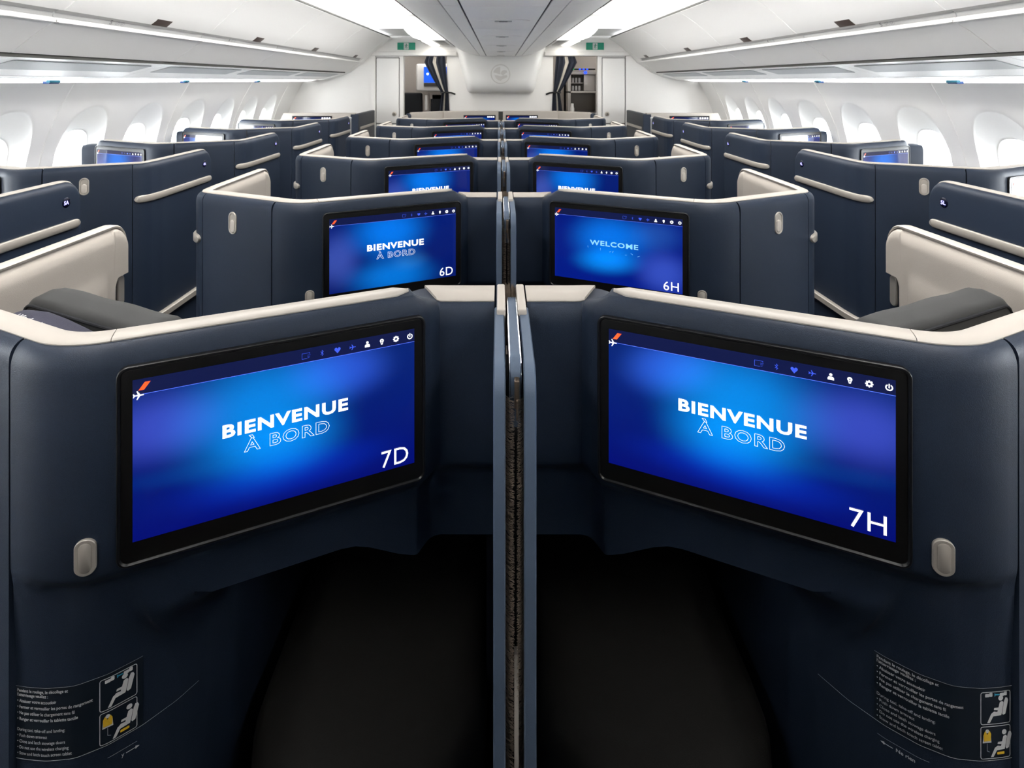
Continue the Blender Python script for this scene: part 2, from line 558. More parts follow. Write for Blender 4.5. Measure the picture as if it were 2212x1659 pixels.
def rim_mesh(sx, window, part):
    """cream rim: 'long' runs along the screen side and wing, 'corner' follows the aisle panel, 'cap' lies over the divider end"""
    pth = PATHS[window]
    ss_ = {'cap': (0.0, pth.s_at_x(-0.146)), 'screen': (pth.s_at_x(-0.188), pth.s_at_x(-0.6165)), 'wing': (pth.s_at_x(-0.6175), pth.len)}
    s0, s1 = ss_[part]
    loops = []
    ss = pth.stations(s0, s1, 0.025)
    if part == 'wing':
        ss = [s for s in ss if s < pth.len - 0.056] + [pth.len - 0.055 * (1 - sin(k / 8 * pi / 2)) for k in range(9)]
    for s in ss:
        p, n = pth.at(s)
        zt = z_top(p.x)
        if part == 'wing': zt = panel_top(pth, s, Z_RIM)
        w = 0.036 if part != 'cap' else 0.073
        if part == 'wing': w = 0.036 - 0.008 * smooth01((s - pth.s_at_x(-1.02)) / 0.10)
        d0 = 0.0
        if part == 'screen':            # rounded tip at the divider end
            e = min(1.0, (s - s0) / 0.02)
            k = sqrt(max(0.0, 1 - (1 - e) ** 2))
            mid = -w / 2
            w_ = w * max(0.04, k)
            d0 = mid + w_ / 2; w = w_
        prof = [(d0, zt - 0.003), (d0 + 0.0015, zt + 0.002), (d0 - 0.001, zt + 0.005), (d0 - w / 2, zt + 0.0058), (d0 - w + 0.001, zt + 0.005), (d0 - w - 0.0015, zt + 0.002), (d0 - w, zt - 0.003)]
        loops.append([(sx * (p.x + n.x * d), p.y + n.y * d, z) for d, z in prof])
    return MB().loft(loops).mesh('rim', 'cream', 50)

def liner_mesh(sx, window):
    """cream padded lining on the passenger side of wing and aisle panel, notched at the free end"""
    pth = PATHS[window]
    s0 = pth.s_at_x(-0.74)
    loops = []
    ss = [s for s in pth.stations(s0, pth.len, 0.02) if s < pth.len - 0.09]
    ss += [pth.len - 0.09 + 0.085 * k / 20 for k in range(21)]
    zs_n = 40
    for s in ss:
        p, n = pth.at(s)
        e = pth.len - s
        zt = panel_top(pth, s, Z_RIM - 0.001)
        # the notch
        if e > 0.060: zb = 0.40
        else:
            t = max(0, min(1, (0.060 - e) / 0.018))
            zb = 1.010 + 0.036 * (1 - (1 - t) ** 2) if t > 0 else 0.40
            if e > 0.0595: zb = 0.40
        base = -TH - 0.001 if p.x > -1.058 else -0.023
        prof = [(base, zt - 0.004), (base, zb)]
        inn = []
        for k in range(zs_n + 1):
            z = zb + (zt - 0.004 - zb) * k / zs_n
            bulge = 0.014
            # armrest swell below the crease, on the aisle panel only
            sw = 0.005 * smooth01((1.066 - z) / 0.012) * smooth01((e - 0.085) / 0.02) if p.y > 1.12 else 0
            top = 0.0135 * (1 - sqrt(max(0.0, 1 - max(0.0, (z - (zt - 0.034)) / 0.030) ** 2))) if z > zt - 0.034 else 0
            inn.append((base - bulge - sw + min(top, 0.0135), z))
        prof += inn
        loops.append([(sx * (p.x + n.x * d), p.y + n.y * d, z) for d, z in prof])
    return MB().loft(loops).mesh('liner', 'cream_pad', 50)

def column_path():
    pts = [(-0.7655, 0.8425), (-0.745, 0.8400), (-0.715, 0.8380), (-0.675, 0.8410), (-0.636, 0.858), (-0.600, 0.884), (-0.565, 0.920), (-0.536, 0.963), (-0.518, 1.02), (-0.512, 1.12), (-0.512, 1.50)]
    return Path([Vector(p) for p in reversed(pts)], [0.06] * len(pts), fine=5)
COL_PATH = column_path()
def column_mesh(sx):
    """lower wall under the screen housing: flush with it above, curling round into the footwell below"""
    P, U = COL_PATH, PATHS[False]
    s_tail = P.len - 0.20           # the last 0.20 m (seam to apex) keep their plan position
    loops = []
    for s in P.stations(0, P.len, 0.015):
        p, n = P.at(s)
        if s >= s_tail: xu = p.x
        else:
            x_t = P.at(s_tail)[0].x
            xu = x_t + (-0.455 - x_t) * min(1.0, (s_tail - s) / 0.30)
        su = U.s_at_x(min(-0.17, xu))
        q, m = U.at(su)
        ins = 0.004 + 0.026 * smooth01((q.x + 0.757) / 0.08)
        top = q + m * (S_OUT - ins - 0.0015)
        l = []
        for k in range(15):
            z = 0.815 - 0.188 * k / 14
            lo_ = smooth01((s_tail + 0.03 - s) / 0.06)      # towards the footwell the curl starts lower
            t = smooth01(((0.815 - 0.065 * lo_) - z) / (0.155 - 0.032 * lo_))
            c = top.lerp(p, t)
            l.append((sx * c.x, c.y, z))
        l += [(sx * p.x, p.y, 0.45), (sx * p.x, p.y, 0.0)]
        loops.append(l)
    return MB().loft(loops, False, False).mesh('lower_wall', 'navy', 50)

def bar_mesh(sx, window, s0, s1, z, hh, off, mat_='handle_metal'):
    pth = PATHS[window]
    loops = []
    n = 34
    L_ = s1 - s0
    for k in range(n + 1):
        t = k / n
        s = s0 + L_ * (0.5 - 0.5 * cos(pi * t))
        e = min(s - s0, s1 - s)
        h = hh * (sqrt(max(0.0, 1 - (1 - min(1, e / hh)) ** 2)) if e < hh else 1.0)
        h = max(h, hh * 0.05)
        p, nn = pth.at(s)
        prof = [(S_OUT - 0.002, z - h), (S_OUT + off * 0.7, z - h), (S_OUT + off, z - h * 0.75), (S_OUT + off, z + h * 0.75), (S_OUT + off * 0.7, z + h), (S_OUT - 0.002, z + h)]
        loops.append([(sx * (p.x + nn.x * d), p.y + nn.y * d, zz) for d, zz in prof])
    return MB().loft(loops).mesh('grab_bar', mat_, 40)

def face_map(sx, window, s_mid):
    """(a, z) on the outer face around station s_mid, a running to the viewer's right"""
    pth = PATHS[window]
    def mp(a, z, off):
        p, n = pth.at(s_mid - sx * a)
        q = p + n * (S_OUT + off)
        return (sx * q.x, q.y, z)
    return mp

def col_map(sx, s_mid):
    def mp(a, z, off):
        s = s_mid - sx * a
        p, n = COL_PATH.at(s)
        q = p + n * off
        return (sx * q.x, q.y, z)
    return mp

# ---- the screen -----------------------------------------------------------
SW, SH = 0.435, 0.245
E = Vector((0.9175, 0.398)); NRM = Vector((0.398, -0.9175))
def screen_map(sx):
    if sx > 0: o, e, n = Vector((-0.578, 0.830)), E, NRM
    else: o, e, n = Vector((0.179, 1.0031)), Vector((E.x, -E.y)), Vector((-NRM.x, NRM.y))
    def mp(a, b, off):
        q = o + e * a + n * off
        return (q.x, q.y, 0.887 + b)
    return mp

def bezel_mesh(sx):
    mp = screen_map(sx)
    mb = MB()
    cx = SW / 2
    raised(mb, mp, cx, SH / 2 - 0.0075, 0.477, 0.303, 0.016, [(0, -0.012), (0, 0.0035), (0.0012, 0.0048), (0.0035, 0.0048), (0.0048, 0.003), (0.006, 0.0012)], 8, False)
    return mb.mesh('bezel_ring', 'black', 30)

def glass_mesh(sx):
    mp = screen_map(sx)
    mb = MB()
    raised(mb, mp, SW / 2, SH / 2 - 0.0075, 0.466, 0.292, 0.011, [(0, -0.01), (0, 0.0018), (0.001, 0.0026)], 8, True)
    return mb.mesh('screen_frame', 'bezel', 30)

def display_mesh(sx, material):
    mp = screen_map(sx)
    me = bpy.data.meshes.new('display')
    me.from_pydata([mp(0, 0, 0.0032), mp(SW, 0, 0.0032), mp(SW, SH, 0.0032), mp(0, SH, 0.0032)], [], [(0, 1, 2, 3)])
    uv = me.uv_layers.new(name='UVMap')
    for i, c in enumerate(((0, 0), (1, 0), (1, 1), (0, 1))):
        uv.data[i].uv = c
    me.materials.append(MATS[material])
    return me

PLANE_ICON = [(1.0, 0.0), (0.85, 0.12), (0.3, 0.13), (-0.15, 0.85), (-0.35, 0.85), (-0.08, 0.13), (-0.6, 0.11), (-0.8, 0.38), (-0.95, 0.38), (-0.85, 0.0),
              (-0.95, -0.38), (-0.8, -0.38), (-0.6, -0.11), (-0.08, -0.13), (-0.35, -0.85), (-0.15, -0.85), (0.3, -0.13), (0.85, -0.12)]
O1 = 0.0042
def icons_white(sx):
    mp = screen_map(sx); mb = MB()
    yb = SH * 0.950
    def at(k): return SW * (0.9805 - 0.0585 * k)
    u = 0.0044
    # power
    c = at(0)
    stroke(mb, mp, circ(c, yb, u * 0.95, 18, 125, 415), 0.0016, O1)
    stroke(mb, mp, [(c, yb + u * 1.15), (c, yb - u * 0.1)], 0.0016, O1)
    # gear
    c = at(1)
    ring = circ(c, yb, u * 0.72, 20)
    stroke(mb, mp, ring, 0.0022, O1, True)
    for k in range(8):
        a = k * pi / 4
        stroke(mb, mp, [(c + u * 0.8 * cos(a), yb + u * 0.8 * sin(a)), (c + u * 1.1 * cos(a), yb + u * 1.1 * sin(a))], 0.0020, O1)
    # bulb
    c = at(2)
    stroke(mb, mp, circ(c, yb + u * 0.35, u * 0.5, 16, 300, 600), 0.0022, O1)
    stroke(mb, mp, [(c - u * 0.45, yb), (c - u * 0.2, yb - u * 0.9)], 0.0014, O1)
    stroke(mb, mp, [(c + u * 0.45, yb), (c + u * 0.2, yb - u * 0.9)], 0.0014, O1)
    stroke(mb, mp, [(c - u * 0.25, yb - u * 1.0), (c + u * 0.25, yb - u * 1.0)], 0.0013, O1)
    # person
    c = at(3)
    poly(mb, mp, circ(c, yb + u * 0.75, u * 0.5, 16), O1)
    poly(mb, mp, [(c - u, yb - u * 1.1), (c + u, yb - u * 1.1), (c + u, yb - u * 0.35), (c + u * 0.6, yb + u * 0.1), (c - u * 0.6, yb + u * 0.1), (c - u, yb - u * 0.35)], O1)
    # plane under the orange flash
    k = 0.0076
    poly(mb, mp, [(0.0078 + x * k, SH * 0.905 - 0.0005 + y * k) for x, y in PLANE_ICON], O1 + 0.0004)
    return mb.mesh('menu_icons', 'text_white', 0, False)
def icons_dim(sx):
    mp = screen_map(sx); mb = MB()
    yb = SH * 0.950
    def at(k): return SW * (0.9805 - 0.0585 * k)
    u = 0.0046
    c = at(4)
    poly(mb, mp, [(c + x * u * 1.2, yb + y * u * 1.2) for x, y in PLANE_ICON], O1)
    c = at(5)
    heart = [(c, yb - u * 1.2)] + [(c + u * 1.1, yb + u * 0.1), (c + u * 1.1, yb + u * 0.6), (c + u * 0.7, yb + u * 0.95), (c + u * 0.3, yb + u * 0.9), (c, yb + u * 0.5)] + \
            [(c - u * 0.3, yb + u * 0.9), (c - u * 0.7, yb + u * 0.95), (c - u * 1.1, yb + u * 0.6), (c - u * 1.1, yb + u * 0.1)]
    poly(mb, mp, heart, O1)
    c = at(6)
    stroke(mb, mp, [(c - u * 0.5, yb - u * 0.55), (c + u * 0.45, yb + u * 0.5), (c, yb + u), (c, yb - u), (c + u * 0.45, yb - u * 0.5), (c - u * 0.5, yb + u * 0.55)], 0.0006, O1)
    c = at(7)
    stroke(mb, mp, [(c + u * 0.5, yb + u), (c - u * 1.5, yb + u), (c - u * 1.5, yb - u), (c + u * 0.2, yb - u)], 0.0006, O1)
    stroke(mb, mp, [(c + u * 0.5, yb + u), (c + u * 1.2, yb + u), (c + u * 1.2, yb + u * 0.6)], 0.0006, O1)
    for j in range(3):
        stroke(mb, mp, [(c + u * 0.4, yb + u * (0.2 - 0.5 * j)), (c + u * (1.4 - 0.2 * j), yb + u * (0.2 - 0.5 * j))], 0.0005, O1)
    return mb.mesh('dim_icons', 'icon_blue', 0, False)
def menu_line(sx):
    mp = screen_map(sx); mb = MB()
    poly(mb, mp, [(0.001, SH * 0.905 - 0.0004), (SW, SH * 0.905 - 0.0004), (SW, SH * 0.905 + 0.0004), (0.001, SH * 0.905 + 0.0004)], O1 - 0.0004)
    return mb.mesh('menu_line', 'line_blue', 0, False)
def flash_mesh(sx):
    mp = screen_map(sx); mb = MB()
    x, y = 0.0075, SH * 0.932
    poly(mb, mp, [(x, y), (x + 0.0075, y), (x + 0.0160, y + 0.0115), (x + 0.0085, y + 0.0115)], O1)
    return mb.mesh('orange_flash', 'icon_orange', 0, False)
def title_mesh(sx, kind):
    mp = screen_map(sx); mb = MB()
    if kind == 'fr':
        put_text(mb, mp, 'BIENVENUE', 0.1216, 0.1250, 0.1954, 0.0215, bold=0.035, spacing=1.12, off=O1)
        return mb.mesh('welcome_text', 'text_white', 0, False)
    put_text(mb, mp, 'WELCOME', 0.127, 0.1270, 0.166, 0.0175, bold=0.03, spacing=1.15, off=O1)
    return mb.mesh('welcome_text', 'text_pale', 0, False)
def subtitle_mesh(sx, kind):
    mp = screen_map(sx); mb = MB()
    if kind == 'fr':
        put_text(mb, mp, '\u00c0 BORD', 0.1527, 0.0950, 0.1333, 0.0262, bold=0.02, outline=0.011, spacing=1.15, off=O1)
        return mb.mesh('outline_text', 'text_white' , 0, False)
    for (x, y, dx, dy) in ((0.122, 0.116, -0.002, 0.006), (0.165, 0.111, 0, 0.008), (0.196, 0.109, 0.005, 0.003), (0.206, 0.108, 0.003, 0.006), (0.249, 0.105, 0.006, 0.001), (0.268, 0.113, 0.007, -0.004), (0.29, 0.104, 0.008, 0.004)):
        stroke(mb, mp, [(x, y), (x + dx * 0.6, y + dy * 0.5), (x + dx, y + dy)], 0.0008, O1)
    return mb.mesh('outline_text', 'text_pale', 0, False)
def seatno_mesh(sx, s):
    mp = screen_map(sx); mb = MB()
    put_text(mb, mp, s, 0.375, 0.0065, 0.0485, 0.0290, bold=-0.002, spacing=1.05, off=O1)
    return mb.mesh('seat_number', 'text_white', 0, False)

def add_screen(root, sx, material, number=None, title='fr', detail=2):
    fr = link('screen', cached(('glass', sx), lambda: glass_mesh(sx)), root)
    link('bezel_ring', cached(('bez', sx), lambda: bezel_mesh(sx)), fr)
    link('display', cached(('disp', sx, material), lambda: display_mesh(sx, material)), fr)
    link('menu_icons', cached(('iw', sx), lambda: icons_white(sx)), fr)
    link('orange_flash', cached(('of', sx), lambda: flash_mesh(sx)), fr)
    if detail >= 1:
        link('menu_line', cached(('ml', sx), lambda: menu_line(sx)), fr)
        link('dim_icons', cached(('id', sx), lambda: icons_dim(sx)), fr)
        link('welcome_text', cached(('tt', sx, title), lambda: title_mesh(sx, title)), fr)
        link('outline_text', cached(('st', sx, title), lambda: subtitle_mesh(sx, title)), fr)
    if number:
        link('seat_number', cached(('sn', sx, number), lambda: seatno_mesh(sx, number)), fr)
    return fr

def slot_meshes(sx, window):
    pth = PATHS[window]
    sm = pth.s_at_x(-0.922 if not window else -0.895)
    mp = face_map(sx, window, sm)
    a = MB(); raised(a, mp, 0, 1.100, 0.037, 0.076, 0.0185, [(0, -0.002), (0, 0.002), (0.0012, 0.0035), (0.0045, 0.0035), (0.006, 0.0018), (0.0065, 0.0006)], 8, True)
    b = MB(); raised(b, mp, 0, 1.090, 0.021, 0.042, 0.0105, [(0, 0.0006), (0, 0.0028), (0.0015, 0.0042), (0.004, 0.0046)], 8, True)
    return a.mesh('latch_slot', 'handle_metal', 40), b.mesh('latch_slider', 'cream', 40)

def button_meshes(sx):
    pth = PATHS[False]
    mp = face_map(sx, False, pth.s_at_x(-0.640))
    a = MB(); raised(a, mp, 0, 0.880, 0.0250, 0.054, 0.0125, [(0, -0.004), (0, 0.003), (0.001, 0.004), (0.0048, 0.004), (0.0052, 0.0034)], 8, True)
    b = MB(); raised(b, mp, 0, 0.880, 0.0150, 0.0440, 0.0075, [(0, 0.0030), (0, 0.0042), (0.0008, 0.0048)], 8, True)
    return a.mesh('coat_hook', 'handle_metal', 40), b.mesh('hook_plate', 'handle_metal', 40)

def seat_disc(sx, window):
    pth = PATHS[window]
    mp = face_map(sx, window, pth.len - 0.070)
    a = MB(); raised(a, mp, 0, 1.113, 0.038, 0.038, 0.019, [(0, -0.001), (0, 0.0008), (0.001, 0.0016)], 8, True)
    return a.mesh('number_display', 'disc_navy', 40), mp

def inner_pill(sx, window):
    pth = PATHS[window]
    mb = MB()
    def mp(a, z, off):
        p, n = pth.at(pth.len - 0.019 + a)
        q = p - n * (0.022 + off)
        return (sx * q.x, q.y, z)
    raised(mb, mp, 0, 1.000, 0.026, 0.085, 0.013, [(0, -0.001), (0, 0.004), (0.002, 0.006)], 8, True)
    return mb.mesh('door_pull', 'handle_metal', 40)

def console_mesh(sx):
    """side console and footwell housing beyond the shell"""
    mb = MB()
    mb.box(sx * -0.035, sx * -0.50, 1.165, 1.56, 0.70, 0.80, 0.01)
    mb.box(sx * -0.035, sx * -0.53, 1.50, 1.56, 0.0, 0.70)
    mb.box(sx * -0.036, sx * -0.048, 1.10, 1.50, 0.0, 0.70)
    mb.box(sx * -0.514, sx * -0.530, 1.10, 1.50, 0.0, 0.80)
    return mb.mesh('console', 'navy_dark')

def footrest_mesh(sx):
    """padded ottoman inside the footwell with a curved front"""
    loops = []
    n = 22
    for (z, gr) in ((0.20, 0.0), (0.36, 0.0), (0.40, 0.003), (0.425, 0.012), (0.44, 0.03), (0.443, 0.08)):
        pts = []
        for k in range(n + 1):
            t = k / n
            a = pi * (1.0 - t)
            x = -0.262 + (0.215 - gr) * cos(a)
            y = 1.06 - (0.205 - gr) * sin(a) ** 0.8
            pts.append((sx * x, y, z))
        pts += [(sx * (-0.05 - gr), 1.48, z), (sx * (-0.475 + gr), 1.48, z)]
        loops.append(pts)
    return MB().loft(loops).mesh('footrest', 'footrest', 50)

FR = ['Pendant le roulage, le d\u00e9collage et', "l'atterrissage veuillez :", '\u2022 Abaisser votre accoudoir', '\u2022 Fermer et verrouiller les portes de rangement',
      '\u2022 Ne pas utiliser le chargement sans fil', '\u2022 Ranger et verrouiller la tablette tactile']
EN = ['During taxi, take-off and landing:', '\u2022 Push down armrest', '\u2022 Close and latch stowage doors', '\u2022 Do not use the wireless charging', '\u2022 Stow and latch touch screen tablet']

def man(mb, mp, x, z, k, off):
    """seated figure pictogram"""
    def P(pts): poly(mb, mp, [(x + a * k, z + b * k) for a, b in pts], off)
    P(circ(0.60, 0.86, 0.10, 14))
    P([(0.56, 0.70), (0.66, 0.74), (0.72, 0.68), (0.66, 0.36), (0.46, 0.32)])
    P([(0.74, 0.72), (0.80, 0.86), (0.88, 0.84), (0.92, 0.74), (0.80, 0.24), (0.70, 0.20), (0.66, 0.26)])
    P([(0.66, 0.36), (0.62, 0.20), (0.30, 0.18), (0.22, 0.28), (0.32, 0.36), (0.46, 0.34)])
    P([(0.22, 0.30), (0.32, 0.22), (0.16, -0.06), (0.05, -0.06)])
    P([(0.56, 0.50), (0.52, 0.40), (0.32, 0.42), (0.34, 0.50)])

def placard(root, sx):
    s_edge = COL_PATH.len - 0.001       # station at the seam
    if sx > 0:
        mp = col_map(1, s_edge)          # a runs to the right from the seam (s falls)
        wtot = 0.178; x_text = 0.002; x_pic = 0.122
    else:
        mp = col_map(-1, s_edge - 0.190)  # right-hand unit: a runs to the right towards the seam
        wtot = 0.190; x_text = 0.003; x_pic = 0.139
    z0, z1 = 0.545, 0.656
    b = MB()
    n = 24
    top = [mp(wtot * k / n, z1, 0.0012) for k in range(n + 1)]
    bot = [mp(wtot * k / n, z0, 0.0012) for k in range(n + 1)]
    b.add(top + bot, [(k, k + 1, n + 2 + k, n + 1 + k) for k in range(n)])
    pl = link('safety_placard', b.mesh('safety_placard', 'placard', 40), root)
    t = MB()
    z = 0.6475
    for i, l in enumerate(FR):
        put_text(t, mp, l, x_text, z, bold=0.012, size=0.0068, off=0.0018, xk=0.84)
        z -= 0.0066 if i == 0 else 0.0092
    z -= 0.007
    for i, l in enumerate(EN):
        put_text(t, mp, l, x_text, z, size=0.0068, off=0.0018, xk=0.84)
        z -= 0.0091
    # frames, rules and figures
    pw, ph = 0.048, 0.052
    for zz in (0.600, 0.5475):
        stroke(t, mp, rr(pw, ph - 0.003, 0.003, 3, x_pic + pw / 2, zz + ph / 2 - 0.001), 0.0010, 0.0018, True)
        man(t, mp, x_pic + 0.008 + (0.006 if zz < 0.59 else 0), zz + 0.005, 0.040, 0.0018)
    for sgn in (-1, 1):
        cx = x_pic + 0.024 + sgn * 0.012
        poly(t, mp, rr(0.007, 0.005, 0.001, 2, cx - 0.002, 0.6445), 0.0018)
        poly(t, mp, rr(0.005, 0.006, 0.001, 2, cx + 0.004, 0.6455), 0.0018)
    stroke(t, mp, [(0.0, z1), (wtot, z1)], 0.0004, 0.0018)
    m_ = 26
    ext = 0.085
    for k in range(m_):
        if sx > 0: a0, a1 = (wtot + ext) * k / m_, (wtot + ext) * (k + 1) / m_
        else: a0, a1 = -ext + (wtot + ext) * k / m_, -ext + (wtot + ext) * (k + 1) / m_
        stroke(t, mp, [(a0, z0), (a1, z0)], 0.0007, 0.0018)
    # life-vest figure and hint line
    vx, vz = x_pic + 0.010, 0.572
    poly(t, mp, circ(vx, vz + 0.018, 0.0030, 12), 0.0018)
    poly(t, mp, [(vx - 0.007, vz), (vx + 0.007, vz), (vx + 0.006, vz + 0.012), (vx - 0.006, vz + 0.012)], 0.0016)
    stroke(t, mp, [(vx, vz - 0.001), (vx, vz - 0.012), (vx + 0.004, vz - 0.014)], 0.0005, 0.0018)
    # start of the next placard below
    if sx > 0:
        stroke(t, mp, [(0.132, 0.5245), (0.170, 0.5245)], 0.0004, 0.0018)
        stroke(t, mp, [(0.156, 0.516), (0.169, 0.516)], 0.0012, 0.0018)
        poly(t, mp, [(0.1735, 0.516), (0.168, 0.5185), (0.168, 0.5135)], 0.0018)
        put_text(t, mp, 'y', 0.1495, 0.5135, size=0.0085, off=0.0018)
    else:
        poly(t, mp, [(0.008, 0.516), (0.0135, 0.5185), (0.0135, 0.5135)], 0.0018)
        stroke(t, mp, [(0.013, 0.516), (0.024, 0.516)], 0.0012, 0.0018)
        put_text(t, mp, 'Ne rien', 0.028, 0.5135, size=0.0080, bold=0.01, off=0.0018)
        stroke(t, mp, [(0.004, 0.5245), (0.070, 0.5245)], 0.0004, 0.0018)
    link('placard_print', t.mesh('placard_print', 'print_white', 0, False), pl)
    y = MB()
    poly(y, mp, [(vx - 0.0055, vz + 0.003), (vx + 0.0055, vz + 0.003), (vx + 0.006, vz + 0.014), (vx + 0.0035, vz + 0.019), (vx, vz + 0.013), (vx - 0.0035, vz + 0.019), (vx - 0.006, vz + 0.014)], 0.0021)
    poly(y, mp, rr(0.012, 0.004, 0.001, 2, x_pic + 0.032, 0.5555), 0.0021)
    link('yellow_vest_print', y.mesh('yellow_vest_print', 'print_yellow', 0, False), pl)
    c = MB()
    stroke(c, mp, [(x_pic + 0.0225, 0.6450), (x_pic + 0.0295, 0.6450)], 0.0018, 0.0019)
    stroke(c, mp, [(x_pic + 0.0225, 0.6430), (x_pic + 0.0225, 0.6470)], 0.0012, 0.0019)
    link('cyan_buckle_print', c.mesh('cyan_buckle_print', 'print_cyan', 0, False), pl)

def suite(sx, window, loc, label, group, material='screen_a', number=None, title='fr', disc=None, detail=1, near=False, cap=True):
    root = thing('suite_shell', label, 'seat shell', loc, group)
    if window: root.scale.z = 1.0145
    w = window
    link('screen_housing', cached(('shell', sx, w), lambda: shell_mesh(sx, w)), root)
    add_screen(root, sx, material, number, title, detail)
    wp = link('door_panel', cached(('wing', sx, w), lambda: wing_mesh(sx, w)), root)
    ap = link('aisle_panel', cached(('aisle', sx, w), lambda: aisle_mesh(sx, w)), root)
    pc = ('cap',) if cap and not w else ()
    for part in pc + ('screen', 'wing'):
        link('cream_rim', cached(('rim', sx, w, part), lambda: rim_mesh(sx, w, part)), root)
    link('padded_liner', cached(('liner', sx, w), lambda: liner_mesh(sx, w)), root)
    link('lower_wall', cached(('col', sx), lambda: column_mesh(sx)), root)
    sl = cached(('slot', sx, w), lambda: slot_meshes(sx, w))
    h = link('latch_slot', sl[0], wp); link('latch_slider', sl[1], wp)
    pth = PATHS[w]
    sb0 = pth.s_at_x(-1.066); 
    link('grab_bar', cached(('bar', sx, w), lambda: bar_mesh(sx, w, sb0, pth.len - 0.012, 1.027, 0.0155, 0.010)), root)
    link('lower_grab_bar', cached(('bar2', sx, w), lambda: bar_mesh(sx, w, sb0, pth.len - 0.012, 0.462, 0.016, 0.020)), root)
    link('door_pull', cached(('pill', sx, w), lambda: inner_pill(sx, w)), ap)
    bt = cached(('btn', sx), lambda: button_meshes(sx))
    link('coat_hook', bt[0], root)
    link('hook_plate', bt[1], root)
    link('console', cached(('cons', sx), lambda: console_mesh(sx)), root)
    link('footrest', cached(('foot', sx), lambda: footrest_mesh(sx)), root)
    if disc:
        d, mp = seat_disc(sx, w)
        dk = cached(('disc', sx, w), lambda: d)
        do = link('number_display', dk, ap)
        t = MB()
        put_text(t, mp, disc, -0.0125, 1.1055, 0.0225, 0.0145, bold=0.03, off=0.0020)
        link('seat_number', t.mesh('seat_number', 'seatno_glow', 0, False), ap)
    if near:
        placard(root, sx)
    return root

PITCH = 0.96
ORD = ['nearest', 'second', 'third', 'fourth', 'fifth', 'sixth']
for side, sx, nm, ccol in (('left', 1, 'D', 'centre-left'), ('right', -1, 'H', 'centre-right')):
    for k in range(6):
        row = 7 - k
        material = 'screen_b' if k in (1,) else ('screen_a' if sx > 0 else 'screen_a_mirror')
        title = 'fr'
        if k == 1 and sx < 0: material, title = 'screen_c', 'en'
        if k >= 2: material = 'screen_b'
        num = f'{row}{nm}' if k < 3 else None
        if k == 0: what = f'large screen reading BIENVENUE and {row}{nm}'
        elif k == 1: what = f'screen reading {"BIENVENUE" if sx > 0 else "WELCOME"} and {row}{nm}'
        else: what = f'half-hidden screen, {ORD[k]} from the camera'
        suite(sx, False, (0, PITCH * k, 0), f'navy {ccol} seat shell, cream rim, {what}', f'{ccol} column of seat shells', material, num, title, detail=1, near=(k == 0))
    # the row the photographer stands over, seen only in reflections
    suite(sx, False, (0, -PITCH, 0), f'navy {ccol} seat shell directly under the camera', f'{ccol} column of seat shells', 'screen_a', None, 'fr', detail=0)

for side, sx, nm, xo in (('left', -1, 'A', -2.763), ('right', 1, 'L', 2.763)):
    for j in range(-1, 4):
        row = 4 - j
        suite(sx, f'W{j}', (xo, 1.53 + PITCH * j, 0), f'navy window-side seat shell on the {side}, glowing {row}{nm} on its aisle panel', f'{side} window-side seat shells', 'screen_b', None, 'fr', disc=f'{row}{nm}', detail=1)

